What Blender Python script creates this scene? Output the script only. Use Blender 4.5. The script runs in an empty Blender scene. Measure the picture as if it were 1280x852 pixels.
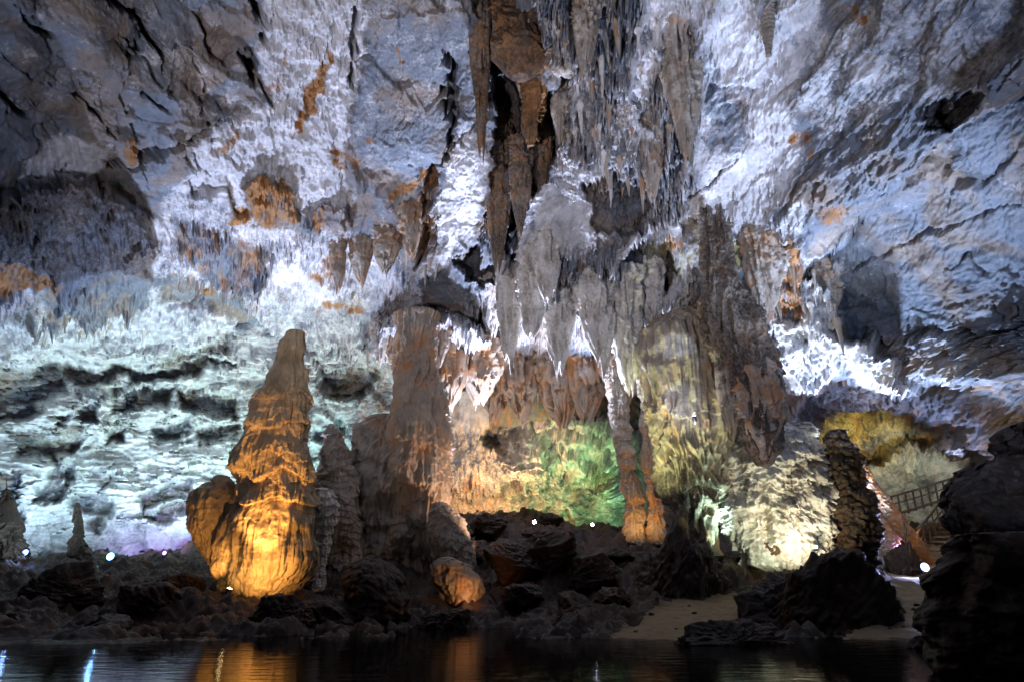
import bpy, math, random, time
import numpy as np
T0 = time.time()
random.seed(11)
rng = np.random.default_rng(7)
f32 = np.float32
S = bpy.context.scene
C = S.collection

# ------------------------------------------------------------------ camera
FP = 853.0
PITCH = math.radians(19.6)
CAM = np.array([0, 0, 1.5])
CP, SP = math.cos(PITCH), math.sin(PITCH)
cd = bpy.data.cameras.new("camera"); cam = bpy.data.objects.new("camera", cd); C.objects.link(cam)
cam.location = CAM; cam.rotation_euler = (math.pi/2 + PITCH, 0, 0)
cd.sensor_width = 36; cd.lens = 36*FP/1280; cd.clip_start = .05; cd.clip_end = 500
S.camera = cam

def ray(px, py):
    x = (px-640)/FP; y = (426-py)/FP
    return np.array([x, CP - y*SP, SP + y*CP])
def P(px, py, Y):
    d = ray(px, py); return CAM + d*(Y/d[1])
def Wt(px, py):
    d = ray(px, py); return CAM + d*(-CAM[2]/d[2])
def proj(X, Y, Z):
    dx = X-CAM[0]; dy = Y-CAM[1]; dz = Z-CAM[2]
    f = dy*CP + dz*SP; u = -dy*SP + dz*CP
    f2 = np.where(f > .05, f, 1.)
    px = 640+FP*dx/f2; py = 426-FP*u/f2
    bad = f <= .05
    return np.where(bad, -9e3, px), np.where(bad, -9e3, py)

# ------------------------------------------------------------------ noise
def _h(ix, iy, iz, seed):
    h = (ix.astype(np.uint32)*np.uint32(374761393) + iy.astype(np.uint32)*np.uint32(668265263)
         + iz*np.uint32(2147483647 & 1274126177) + np.uint32(seed*362437+77))
    h = (h ^ (h >> np.uint32(13)))*np.uint32(1274126177)
    h = (h ^ (h >> np.uint32(15)))*np.uint32(2246822519)
    return h ^ (h >> np.uint32(16))
G2 = np.array([[math.cos(a), math.sin(a)] for a in np.arange(16)*math.pi/8], f32)
g3 = rng.normal(size=(32, 3)); G3 = (g3/np.linalg.norm(g3, axis=1)[:, None]).astype(f32)
def _fi(x):
    i = np.floor(x); return i.astype(np.int32).view(np.uint32) if i.dtype == f32 else i.astype(np.int32).view(np.uint32), (x-i).astype(f32)
def n2(x, y, seed=0):
    shp = np.shape(x)
    x = np.ascontiguousarray(x, f32).ravel(); y = np.ascontiguousarray(y, f32).ravel()
    xi, xf = _fi(x); yi, yf = _fi(y); z = np.uint32(0)
    u = xf*xf*xf*(xf*(xf*6-15)+10); v = yf*yf*yf*(yf*(yf*6-15)+10)
    o = np.uint32(1)
    def g(a, b, fx, fy):
        k = G2[_h(a, b, z, seed) & np.uint32(15)]; return k[:, 0]*fx + k[:, 1]*fy
    a = g(xi, yi, xf, yf); b = g(xi+o, yi, xf-1, yf); c = g(xi, yi+o, xf, yf-1); d = g(xi+o, yi+o, xf-1, yf-1)
    a += (b-a)*u; c += (d-c)*u
    return ((a+(c-a)*v)*1.5).reshape(shp)
def n3(x, y, z, seed=0):
    shp = np.shape(x)
    x, y, z = [np.ascontiguousarray(q, f32).ravel() for q in (x, y, z)]
    xi, xf = _fi(x); yi, yf = _fi(y); zi, zf = _fi(z); o = np.uint32(1)
    u, v, w = [q*q*q*(q*(q*6-15)+10) for q in (xf, yf, zf)]
    def g(a, b, c, fx, fy, fz):
        k = G3[_h(a, b, c, seed) & np.uint32(31)]; return k[:, 0]*fx + k[:, 1]*fy + k[:, 2]*fz
    r = []
    for dz in (0, 1):
        zz = zi+o if dz else zi
        a = g(xi, yi, zz, xf, yf, zf-dz); b = g(xi+o, yi, zz, xf-1, yf, zf-dz)
        c = g(xi, yi+o, zz, xf, yf-1, zf-dz); d = g(xi+o, yi+o, zz, xf-1, yf-1, zf-dz)
        a += (b-a)*u; c += (d-c)*u; r.append(a+(c-a)*v)
    return ((r[0]+(r[1]-r[0])*w)*1.4).reshape(shp)
def fb2(x, y, o=4, seed=0, g=.5):
    s = 0; a = 1.; t = 0.
    for i in range(o):
        s = s + a*n2(x*2**i, y*2**i, seed+i*13); t += a; a *= g
    return s/t*1.3
def fb3(x, y, z, o=3, seed=0, g=.5):
    s = 0; a = 1.; t = 0.
    for i in range(o):
        s = s + a*n3(x*2**i, y*2**i, z*2**i, seed+i*13); t += a; a *= g
    return s/t*1.3
def wor(x, y, seed=0, jit=.9):
    """2-d cell noise: F1, F2, cell random a and b, offset to the nearest seed"""
    shp = np.shape(x)
    x = np.ascontiguousarray(x, f32).ravel(); y = np.ascontiguousarray(y, f32).ravel()
    xi, xf = _fi(x); yi, yf = _fi(y)
    F1 = np.full(x.shape, 9, f32); F2 = F1.copy(); A = np.zeros_like(F1); B = A.copy(); DX = A.copy(); DY = A.copy()
    for i in (-1, 0, 1):
        for j in (-1, 0, 1):
            h = _h(xi+np.uint32(i % 2**32), yi+np.uint32(j % 2**32), np.uint32(5), seed)
            ra = (h & np.uint32(1023)).astype(f32)/1023; rb = ((h >> np.uint32(10)) & np.uint32(1023)).astype(f32)/1023
            dx = i + .5+(ra-.5)*jit - xf; dy = j + .5+(rb-.5)*jit - yf
            d = dx*dx+dy*dy; m = d < F1
            F2 = np.where(m, F1, np.minimum(F2, d)); F1 = np.where(m, d, F1)
            A = np.where(m, ((h >> np.uint32(20)) & np.uint32(1023)).astype(f32)/1023, A)
            B = np.where(m, ((h >> np.uint32(15)) & np.uint32(1023)).astype(f32)/1023, B)
            DX = np.where(m, dx, DX); DY = np.where(m, dy, DY)
    return [q.reshape(shp) for q in (np.sqrt(F1), np.sqrt(F2), A, B, DX, DY)]
def sst(a, b, x):
    t = np.clip((x-a)/(b-a), 0, 1); return t*t*(3-2*t)

# ------------------------------------------------------------------ materials
def new_mat(name):
    m = bpy.data.materials.new(name); m.use_nodes = True
    nt = m.node_tree; b = nt.nodes["Principled BSDF"]; return m, nt, b
def rock_mat(name, base, calc, och, dark, rough=.62, bump=.36, scale=1., spec=.35, var=.35, warm=None):
    m, nt, b = new_mat(name); N = nt.nodes; L = nt.links
    tc = N.new("ShaderNodeTexCoord")
    at = N.new("ShaderNodeAttribute"); at.attribute_name = "mineral_shade"
    sep = N.new("ShaderNodeSeparateColor"); L.new(at.outputs["Color"], sep.inputs[0])
    def noise(sc, det, r=.6, dist=0.):
        n = N.new("ShaderNodeTexNoise"); n.inputs["Scale"].default_value = sc*scale; n.inputs["Detail"].default_value = det
        n.inputs["Roughness"].default_value = r; n.inputs["Distortion"].default_value = dist
        L.new(tc.outputs["Object"], n.inputs["Vector"]); return n.outputs["Fac"]
    nb = noise(1.3, 7, .65, .4); nf = noise(7, 5, .7)
    def brk(w, n, k):     # mineral weight broken up by a noise
        s = N.new("ShaderNodeMath"); s.operation = 'SUBTRACT'; L.new(n, s.inputs[0]); s.inputs[1].default_value = .5
        q = N.new("ShaderNodeMath"); q.operation = 'MULTIPLY_ADD'; L.new(s.outputs[0], q.inputs[0]); q.inputs[1].default_value = k; L.new(w, q.inputs[2])
        r = N.new("ShaderNodeMapRange"); r.interpolation_type = 'SMOOTHSTEP'; L.new(q.outputs[0], r.inputs[0])
        r.inputs[1].default_value = .3; r.inputs[2].default_value = .75; return r.outputs[0]
    def mix(a, bcol, fac):
        x = N.new("ShaderNodeMix"); x.data_type = 'RGBA'
        if isinstance(a, tuple): x.inputs[6].default_value = (*a, 1)
        else: L.new(a, x.inputs[6])
        x.inputs[7].default_value = (*bcol, 1); L.new(fac, x.inputs[0]); return x.outputs[2]
    nl = N.new("ShaderNodeMapRange"); nl.interpolation_type = 'SMOOTHSTEP'; L.new(noise(.28, 6, .62, .6), nl.inputs[0]); nl.inputs[1].default_value = .44; nl.inputs[2].default_value = .62
    c = mix(base, warm or tuple(base), nl.outputs[0])
    c = mix(c, calc, brk(sep.outputs[0], nf, 1.1))
    c = mix(c, och, brk(sep.outputs[1], nb, 1.0))
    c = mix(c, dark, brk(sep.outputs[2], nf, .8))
    r = N.new("ShaderNodeMapRange"); L.new(nb, r.inputs[0]); r.inputs[1].default_value = .3; r.inputs[2].default_value = .7
    r.inputs[3].default_value = 1-var; r.inputs[4].default_value = 1+var
    hs = N.new("ShaderNodeHueSaturation"); L.new(c, hs.inputs["Color"]); L.new(r.outputs[0], hs.inputs["Value"])
    L.new(hs.outputs[0], b.inputs["Base Color"])
    rr = N.new("ShaderNodeMapRange"); L.new(nf, rr.inputs[0]); rr.inputs[1].default_value = .35; rr.inputs[2].default_value = .65
    rr.inputs[3].default_value = rough-.17; rr.inputs[4].default_value = rough+.2; L.new(rr.outputs[0], b.inputs["Roughness"])
    b.inputs["Specular IOR Level"].default_value = spec
    nn = noise(5, 9, .72, .3)
    bp = N.new("ShaderNodeBump"); bp.inputs["Strength"].default_value = bump; bp.inputs["Distance"].default_value = .25/scale
    L.new(nn, bp.inputs["Height"]); L.new(bp.outputs[0], b.inputs["Normal"])
    return m
M = {}
LIME = (.17, .19, .22); CALC = (.60, .585, .585); OCH = (.32, .15, .05); DARK = (.055, .04, .032)
M['shell'] = rock_mat("limestone", LIME, CALC, OCH, DARK, warm=(.24, .19, .15))
M['flow'] = rock_mat("flowstone", (.42, .36, .29), (.78, .74, .68), (.42, .19, .06), (.07, .05, .035), bump=.4)
M['amber'] = rock_mat("amber_flowstone", (.50, .36, .20), (.7, .58, .4), (.42, .19, .06), (.10, .06, .035), bump=.35, rough=.5, spec=.5)
M['dark'] = rock_mat("dark_rock", (.048, .031, .020), (.17, .135, .10), (.105, .043, .017), (.03, .024, .02), rough=.55, spec=.4)
M['sand'] = rock_mat("wet_sand", (.30, .22, .12), (.36, .28, .17), (.26, .17, .08), (.12, .09, .06), rough=.8, bump=.35, scale=2.2, var=.25)
def plain(name, col, rough=.5, metal=0., emit=None, es=0.):
    m, nt, b = new_mat(name); N = nt.nodes; L = nt.links
    tc = N.new("ShaderNodeTexCoord"); n = N.new("ShaderNodeTexNoise"); n.inputs["Scale"].default_value = 9; n.inputs["Detail"].default_value = 6
    L.new(tc.outputs["Object"], n.inputs["Vector"])
    cr = N.new("ShaderNodeValToRGB"); cr.color_ramp.elements[0].color = (*[c*.6 for c in col], 1); cr.color_ramp.elements[1].color = (*[min(1, c*1.25) for c in col], 1)
    cr.color_ramp.elements[0].position = .3; cr.color_ramp.elements[1].position = .7
    L.new(n.outputs["Fac"], cr.inputs[0]); L.new(cr.outputs[0], b.inputs["Base Color"])
    b.inputs["Roughness"].default_value = rough; b.inputs["Metallic"].default_value = metal
    if emit:
        b.inputs["Emission Color"].default_value = (*emit, 1); b.inputs["Emission Strength"].default_value = es
    return m
M['wood'] = plain("weathered_wood", (.16, .12, .09), .75)
M['metal'] = plain("dark_metal", (.05, .05, .055), .45, .8)
M['rubber'] = plain("cable_rubber", (.03, .05, .045), .5)

def water_mat():
    m, nt, b = new_mat("dark_water"); N = nt.nodes; L = nt.links
    b.inputs["Base Color"].default_value = (.010, .010, .008, 1); b.inputs["Roughness"].default_value = .06
    b.inputs["IOR"].default_value = 1.33; b.inputs["Specular IOR Level"].default_value = .045
    tc = N.new("ShaderNodeTexCoord"); mp = N.new("ShaderNodeMapping"); mp.inputs["Scale"].default_value = (.8, 1.6, 1)
    L.new(tc.outputs["Object"], mp.inputs[0])
    n = N.new("ShaderNodeTexNoise"); n.inputs["Scale"].default_value = 1.6; n.inputs["Detail"].default_value = 5; n.inputs["Roughness"].default_value = .55
    L.new(mp.outputs[0], n.inputs["Vector"])
    bp = N.new("ShaderNodeBump"); bp.inputs["Strength"].default_value = .22; bp.inputs["Distance"].default_value = .07
    L.new(n.outputs["Fac"], bp.inputs["Height"]); L.new(bp.outputs[0], b.inputs["Normal"])
    return m
M['water'] = water_mat()

# ------------------------------------------------------------------ mesh helpers
def mesh_np(name, V, F, mat, mineral_shade=None, smooth=True):
    me = bpy.data.meshes.new(name); nv = len(V); nf = len(F); k = F.shape[1]
    me.vertices.add(nv); me.vertices.foreach_set("co", np.ascontiguousarray(V, f32).ravel())
    me.loops.add(nf*k); me.loops.foreach_set("vertex_index", np.ascontiguousarray(F, np.int32).ravel())
    me.polygons.add(nf); me.polygons.foreach_set("loop_start", np.arange(0, nf*k, k, dtype=np.int32))
    me.update(calc_edges=True)
    me.polygons.foreach_set("use_smooth", np.full(nf, smooth))
    if mineral_shade is not None:
        a = me.color_attributes.new("mineral_shade", 'FLOAT_COLOR', 'POINT')
        c = np.ones((nv, 4), f32); c[:, :3] = np.clip(mineral_shade, 0, 1.2); a.data.foreach_set("color", c.ravel())
    me.materials.append(mat); return me
def link(name, me, parent=None):
    o = bpy.data.objects.new(name, me); C.objects.link(o)
    if parent is not None: o.parent = parent
    return o
def tag(o, label, cat, group=None):
    o["label"] = label; o["category"] = cat
    if group: o["group"] = group
    return o
def structure(o, kind="structure"): o["kind"] = kind; return o
def empty(name, loc=(0, 0, 0)):
    o = bpy.data.objects.new(name, None); C.objects.link(o); o.location = loc; o.empty_display_size = .1; return o
def grid_faces(nr, nc, wrap=False):
    r = np.arange(nr-1)[:, None]; c = np.arange(nc if wrap else nc-1)[None, :]; c2 = (c+1) % nc
    a = r*nc+c; b = r*nc+c2; d = (r+1)*nc+c; e = (r+1)*nc+c2
    return np.stack([a, b, e, d], -1).reshape(-1, 4)
class MB:
    def __init__(s): s.v = []; s.f = []
    def box(s, p0, p1, w, h):
        p0 = np.array(p0, float); p1 = np.array(p1, float); d = p1-p0; d /= np.linalg.norm(d)
        up = np.array([0, 0, 1.]) if abs(d[2]) < .9 else np.array([0, 1., 0])
        sx = np.cross(d, up); sx /= np.linalg.norm(sx); uz = np.cross(sx, d)
        b = len(s.v)
        for p in (p0, p1):
            for i, j in ((-1, -1), (1, -1), (1, 1), (-1, 1)): s.v.append(p+sx*i*w/2+uz*j*h/2)
        s.f += [[b, b+1, b+2, b+3], [b+7, b+6, b+5, b+4]] + [[b+i, b+4+i, b+4+(i+1) % 4, b+(i+1) % 4] for i in range(4)]
    def tube(s, pts, r, n=10):
        b = len(s.v)
        for k, p in enumerate(pts):
            p = np.array(p, float); q = np.array(pts[min(k+1, len(pts)-1)], float)-np.array(pts[max(k-1, 0)], float); q /= np.linalg.norm(q)+1e-9
            up = np.array([0, 0, 1.]) if abs(q[2]) < .9 else np.array([0, 1., 0])
            sx = np.cross(q, up); sx /= np.linalg.norm(sx); uz = np.cross(sx, q)
            rr = r[k] if hasattr(r, '__len__') else r
            for i in range(n):
                a = 2*math.pi*i/n; s.v.append(p+rr*(sx*math.cos(a)+uz*math.sin(a)))
        for k in range(len(pts)-1):
            for i in range(n):
                s.f.append([b+k*n+i, b+k*n+(i+1) % n, b+(k+1)*n+(i+1) % n, b+(k+1)*n+i])
        s.f.append([b+i for i in range(n)][::-1]); s.f.append([b+(len(pts)-1)*n+i for i in range(n)])
    def build(s, name, mat, parent=None, bevel=.008, origin=(0, 0, 0)):
        me = bpy.data.meshes.new(name); me.from_pydata([tuple(np.array(v)-np.array(origin)) for v in s.v], [], s.f); me.update()
        me.materials.append(mat); o = link(name, me, parent)
        if bevel:
            m = o.modifiers.new("edge", 'BEVEL'); m.width = bevel; m.segments = 2; m.limit_method = 'ANGLE'
        return o

# ------------------------------------------------------------------ the cave shell
# survey points: (px, py, range in metres); py beyond the frame reach behind and below
SV = [(-300, -100, 24), (0, 0, 27), (200, 0, 29), (400, -20, 30), (640, 0, 31), (860, 0, 30), (1080, 0, 27), (1280, 0, 24), (1500, -50, 22),
      (0, 130, 28), (200, 130, 31), (400, 150, 34), (520, 130, 34), (640, 150, 34), (800, 150, 33), (960, 150, 32), (1120, 150, 28), (1280, 150, 25),
      (0, 250, 31), (120, 250, 33), (250, 260, 37), (400, 280, 39), (520, 290, 38), (640, 300, 36), (760, 300, 35), (900, 260, 35), (1020, 260, 33), (1150, 260, 31), (1280, 260, 28),
      (0, 400, 45), (150, 400, 48), (300, 400, 47), (450, 400, 46), (560, 420, 44), (700, 400, 40), (800, 380, 38), (900, 380, 38), (1000, 350, 37), (1100, 350, 36), (1280, 350, 32),
      (-200, 500, 42), (0, 500, 49), (150, 500, 52), (300, 500, 52), (430, 500, 51), (560, 500, 52), (650, 490, 50), (750, 480, 46), (880, 480, 43), (1000, 480, 42), (1100, 480, 42), (1200, 480, 38), (1300, 480, 32),
      (-200, 650, 43), (0, 650, 50), (150, 650, 53), (300, 650, 53), (430, 620, 54), (560, 620, 56), (650, 600, 56), (750, 600, 57), (900, 600, 50), (1020, 600, 48), (1120, 600, 57), (1200, 600, 54), (1320, 600, 38),
      (0, 760, 50), (300, 760, 53), (640, 760, 56), (900, 760, 52), (1150, 760, 58), (1320, 760, 40)]
dirs = [ray(a, b)/np.linalg.norm(ray(a, b)) for a, b, c in SV]; rr_ = [c for *_, c in SV]
for az, el, r in [(90, 0, 26), (-90, 0, 30), (90, 40, 24), (-90, 40, 24), (135, 0, 28), (-135, 0, 28), (180, 0, 30), (135, 45, 24), (-135, 45, 24), (180, 45, 24), (0, 88, 20),
                  (0, -40, 20), (90, -40, 20), (-90, -40, 20), (180, -40, 20), (60, 0, 27), (-60, 0, 32), (60, 45, 22), (-60, 45, 24), (0, 65, 24), (70, -15, 26), (-70, -15, 30)]:
    a, e = math.radians(az), math.radians(el)
    dirs.append(np.array([math.sin(a)*math.cos(e), math.cos(a)*math.cos(e), math.sin(e)])); rr_.append(r)
dirs = np.array(dirs); rr_ = np.log(np.array(rr_))
mq = lambda d2: np.sqrt(d2+.03**2)
K = mq(((dirs[:, None]-dirs[None])**2).sum(-1)); n = len(dirs)
A_ = np.zeros((n+1, n+1)); A_[:n, :n] = K; A_[:n, n] = 1; A_[n, :n] = 1
wts = np.linalg.solve(A_, np.append(rr_, 0))
def base_range(D):
    out = np.empty(len(D), f32); Df = D.astype(f32); df = dirs.astype(f32)
    for i in range(0, len(D), 60000):
        d2 = np.maximum(2-2*(Df[i:i+60000] @ df.T), 0)
        out[i:i+60000] = np.sqrt(d2+f32(.0009)) @ wts[:n].astype(f32) + f32(wts[n])
    return np.exp(out)

STEP = .072
az = np.concatenate([np.linspace(-180, -52, 74)[:-1], np.arange(-52, 52, STEP), np.linspace(52, 180, 74)[:-1]])
el = np.concatenate([np.linspace(-40, -3, 22)[:-1], np.arange(-3, 51, STEP), np.linspace(51, 90, 40)])
NC, NR = len(az), len(el)
AZ, EL = np.meshgrid(az.astype(f32), el.astype(f32))
ar, er = np.radians(AZ), np.radians(EL)
D = np.stack([np.sin(ar)*np.cos(er), np.cos(ar)*np.cos(er), np.sin(er)], -1)
R = base_range(D.reshape(-1, 3)).reshape(NR, NC)
# the survey grid is finer than the noise: smooth base
base = CAM + D*R[..., None]
PX, PY = proj(base[..., 0], base[..., 1], base[..., 2])
inview = (PX > -60) & (PX < 1340) & (PY > -60) & (PY < 860)
# outline raggedness shared by every outline
s, t = AZ*np.cos(er*.8), EL
wx = fb2(s*.55, t*.55, 5, 101, .6)*11; wy = fb2(s*.55, t*.55, 5, 131, .6)*11
QX, QY = (PX+wx).astype(f32), (PY+wy).astype(f32)
fld = {k: np.full((NR, NC), v, f32) for k, v in dict(plate=1, drip=0, strata=0, rub=.10, cal=.15, och=0, drk=0, off=0, dir=0).items()}  # drk and low cal also paint shade into recesses
rows = np.where(inview.any(1))[0]; 
def window(x0, y0, x1, y1, pad):
    m = (QX > x0-pad) & (QX < x1+pad) & (QY > y0-pad) & (QY < y1+pad) & inview
    return np.nonzero(m)
def sd_poly(pts, X, Y):
    d = np.full(X.shape, 1e9, f32); ins = np.zeros(X.shape, bool)
    n = len(pts)
    for i in range(n):
        ax, ay = pts[i]; bx, by = pts[(i+1) % n]; ex, ey = bx-ax, by-ay
        h = np.clip(((X-ax)*ex+(Y-ay)*ey)/(ex*ex+ey*ey+1e-9), 0, 1)
        d = np.minimum(d, (X-ax-ex*h)**2+(Y-ay-ey*h)**2)
        c = ((ay > Y) != (by > Y)) & (X < (bx-ax)*(Y-ay)/((by-ay) if by != ay else 1e-9)+ax)
        ins ^= c
    d = np.sqrt(d); return np.where(ins, -d, d)
def patch(pts, soft=8, **kv):
    p = np.array(pts, float); iz = window(p[:, 0].min(), p[:, 1].min(), p[:, 0].max(), p[:, 1].max(), soft+2)
    d = sd_poly(pts, QX[iz], QY[iz]); m = 1-sst(-soft, soft, d)
    for k, v in kv.items(): fld[k][iz] += (v-fld[k][iz])*m
def ell(cx, cy, rx, ry, soft=6, rot=0, **kv):
    a = np.linspace(0, 2*math.pi, 14, endpoint=False); c, s_ = math.cos(math.radians(rot)), math.sin(math.radians(rot))
    patch([(cx+rx*math.cos(q)*c-ry*math.sin(q)*s_, cy+rx*math.cos(q)*s_+ry*math.sin(q)*c) for q in a], soft, **kv)
groove = np.zeros((NR, NC), f32)
def crack(pts, w, depth, taper=True):
    p = np.array(pts, float); iz = window(p[:, 0].min(), p[:, 1].min(), p[:, 0].max(), p[:, 1].max(), w*2+4)
    X = PX[iz]+wx[iz]*.9; Y = PY[iz]+wy[iz]*.9; wn = np.clip(.8+1.5*fb2(s[iz]*1.1, t[iz]*1.1, 3, 171, .6), .15, 1.7); best = np.full(X.shape, 1e9, f32)
    ln = np.append(0, np.cumsum(np.hypot(*np.diff(p, axis=0).T))); tot = ln[-1]
    for i in range(len(p)-1):
        ax, ay = p[i]; ex, ey = p[i+1]-p[i]
        h = np.clip(((X-ax)*ex+(Y-ay)*ey)/(ex*ex+ey*ey), 0, 1)
        u = (ln[i]+h*(ln[i+1]-ln[i]))/tot
        ww = w*(.35+.65*np.sin(np.pi*np.clip(u, .02, .98))**.5) if taper else w
        best = np.minimum(best, np.hypot(X-ax-ex*h, Y-ay-ey*h)/(ww*wn))
    m = 1-sst(.35, .75, best); groove[iz] = np.maximum(groove[iz], m*depth) if depth > 0 else np.minimum(groove[iz], m*depth)

exec_features = True
#FEATURES
# -- regional character
patch([(1000, -80), (1400, -80), (1400, 260), (1060, 330), (1000, 260), (880, 300), (860, 100), (900, -80)], 30, dir=1)
# calcite crust on the ceiling, left of the smooth panel
patch([(330, -60), (470, -60), (462, 60), (440, 110), (428, 200), (440, 250), (380, 262), (330, 235), (290, 200), (262, 190), (300, 150), (338, 130), (322, 70), (332, 30)], 8, cal=.85, plate=.25, rub=1., drip=.25)
patch([(368, 175), (375, 120), (395, 85), (415, 55), (408, 90), (400, 130), (385, 150)], 4, och=.95)
patch([(330, 130), (350, 75), (365, 60), (360, 100), (345, 140)], 4, och=.6)
ell(290, 178, 16, 10, 3, -35, och=.8); ell(163, 188, 14, 17, 3, 0, och=.95, drip=.4); ell(430, 200, 26, 12, 4, 20, och=.9)
ell(250, 58, 6, 8, 2, 0, och=.8); ell(195, 75, 18, 8, 4, -20, cal=.5, och=.3)
patch([(185, 0), (230, 60), (290, 100), (310, 140), (250, 150), (215, 110), (190, 60)], 12, cal=.3)
# light flowstone above the dark overhang
patch([(18, 195), (75, 176), (140, 182), (135, 215), (70, 235), (20, 225)], 8, cal=.7, plate=.4, drip=.1)
patch([(245, 170), (300, 150), (330, 160), (300, 240), (220, 250), (230, 200)], 10, cal=.65)
# dark overhang with drapery, its shade deepened in the colour
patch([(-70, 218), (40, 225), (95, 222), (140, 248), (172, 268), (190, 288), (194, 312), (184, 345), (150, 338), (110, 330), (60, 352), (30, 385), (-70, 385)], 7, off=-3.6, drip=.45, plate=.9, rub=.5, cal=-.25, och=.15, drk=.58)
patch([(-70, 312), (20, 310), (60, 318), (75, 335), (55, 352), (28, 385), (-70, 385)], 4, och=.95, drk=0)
# brown knobs
patch([(298, 232), (330, 218), (365, 240), (372, 275), (345, 290), (318, 280)], 4, och=.85, drip=.7, cal=0, off=-1.2)
patch([(382, 262), (430, 255), (445, 280), (420, 300), (385, 285)], 4, och=.6, drip=.8, off=-1.)
patch([(200, 245), (300, 240), (320, 270), (300, 290), (210, 285)], 8, cal=.45, rub=.8, drip=.3)
ell(300, 268, 18, 8, 3, 0, och=.8); ell(215, 283, 20, 12, 3, 20, och=.7)
# dense dripstone bands
patch([(190, 280), (300, 278), (420, 285), (470, 300), (560, 400), (600, 470), (430, 450), (340, 425), (300, 370), (230, 350), (190, 340)], 10, drip=.9, plate=.1, cal=.52, rub=.7, och=.26)
patch([(225, 275), (300, 295), (345, 320), (330, 350), (300, 375), (250, 340), (215, 310)], 6, cal=.1, och=.52, drk=.15, drip=1.2)
patch([(-70, 385), (60, 350), (140, 335), (190, 350), (205, 395), (180, 410), (60, 432), (-70, 432)], 7, drip=1.25, cal=.42, och=.27, plate=.1, rub=.6)
patch([(60, 345), (130, 335), (185, 355), (185, 400), (120, 420), (55, 400)], 9, cal=.12, drk=.2, och=.35, drip=1.4)
patch([(-70, 400), (60, 405), (150, 400), (210, 380), (290, 405), (290, 425), (200, 450), (60, 460), (-70, 455)], 8, cal=.85, drip=.55, strata=.6, plate=0)
patch([(330, 330), (370, 325), (380, 350), (350, 360)], 5, cal=.9, drip=0)
for q in ((352, 232, 9, 14), (262, 372, 12, 7), (414, 322, 9, 14), (395, 345, 10, 6), (480, 300, 8, 16), (455, 345, 18, 8), (430, 385, 34, 8), (505, 330, 14, 9), (530, 340, 10, 14), (470, 405, 22, 6), (520, 420, 16, 10), (590, 430, 22, 16)):
    ell(*q, 3, 0, och=.85)
patch([(440, 240), (600, 330), (640, 460), (480, 440), (430, 330)], 20, och=.34)
# left wall: layered limestone with calcite skin; shadowed recesses browned in colour
patch([(-70, 440), (60, 455), (150, 440), (290, 420), (350, 430), (430, 450), (560, 480), (600, 700), (500, 720), (-70, 720)], 10, strata=1, plate=.0, drip=0, cal=.62, rub=.12, och=.1)
patch([(-70, 472), (30, 458), (75, 462), (78, 490), (50, 505), (-70, 512)], 6, off=1.6, cal=.28, och=.3)  # grey-brown ledge shadow: part relief, part browner colour
patch([(205, 455), (235, 435), (288, 420), (288, 438), (250, 448), (215, 462)], 6, off=1.2, cal=.3, och=.3)
patch([(380, 460), (440, 450), (495, 455), (495, 520), (460, 525), (420, 500), (385, 495)], 5, cal=.4, och=.35, strata=1.)
patch([(285, 490), (295, 520), (230, 515), (228, 495)], 6, cal=.3, och=.3, off=.8)
patch([(20, 540), (105, 530), (105, 565), (30, 568)], 6, off=.9, cal=.35, och=.2)
patch([(100, 485), (165, 488), (170, 530), (135, 560), (108, 530)], 6, drip=.5, cal=.5)
patch([(180, 670), (240, 625), (250, 690), (190, 700)], 6, cal=.75, strata=.5)
patch([(-70, 590), (18, 588), (20, 640), (-70, 650)], 3, off=1.5, cal=.1)
for pts in ([(70, 468), (150, 461), (168, 470), (92, 486)], [(160, 470), (250, 454), (292, 449), (242, 470), (170, 482)], [(-20, 500), (38, 497), (30, 526), (-20, 526)], [(92, 506), (120, 500), (118, 521), (98, 522)],
            [(140, 490), (216, 489), (210, 506), (140, 506)], [(222, 494), (300, 499), (298, 517), (240, 514)], [(128, 540), (156, 535), (160, 551), (132, 553)], [(192, 541), (236, 524), (240, 536), (200, 554)],
            [(20, 558), (106, 549), (102, 569), (20, 571)], [(70, 587), (97, 584), (94, 601), (70, 600)], [(38, 611), (87, 600), (77, 626), (45, 624)], [(90, 620), (142, 624), (136, 641), (95, 637)],
            [(168, 621), (240, 597), (240, 614), (176, 639)], [(180, 643), (234, 620), (237, 633), (196, 661)], [(398, 470), (440, 460), (472, 476), (452, 501), (402, 499)], [(388, 535), (424, 529), (430, 546), (392, 552)],
            [(0, 655), (30, 640), (34, 652), (8, 672)], [(110, 655), (126, 640), (130, 668)], [(60, 560), (74, 556), (70, 600), (52, 618)], [(250, 540), (300, 528), (300, 540), (255, 552)], [(60, 520), (84, 512), (80, 534)]):
    patch(pts, 5.5, off=2.2, cal=.38, och=.38)  # recesses for ledge shadows, tinted browner to deepen them
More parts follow.
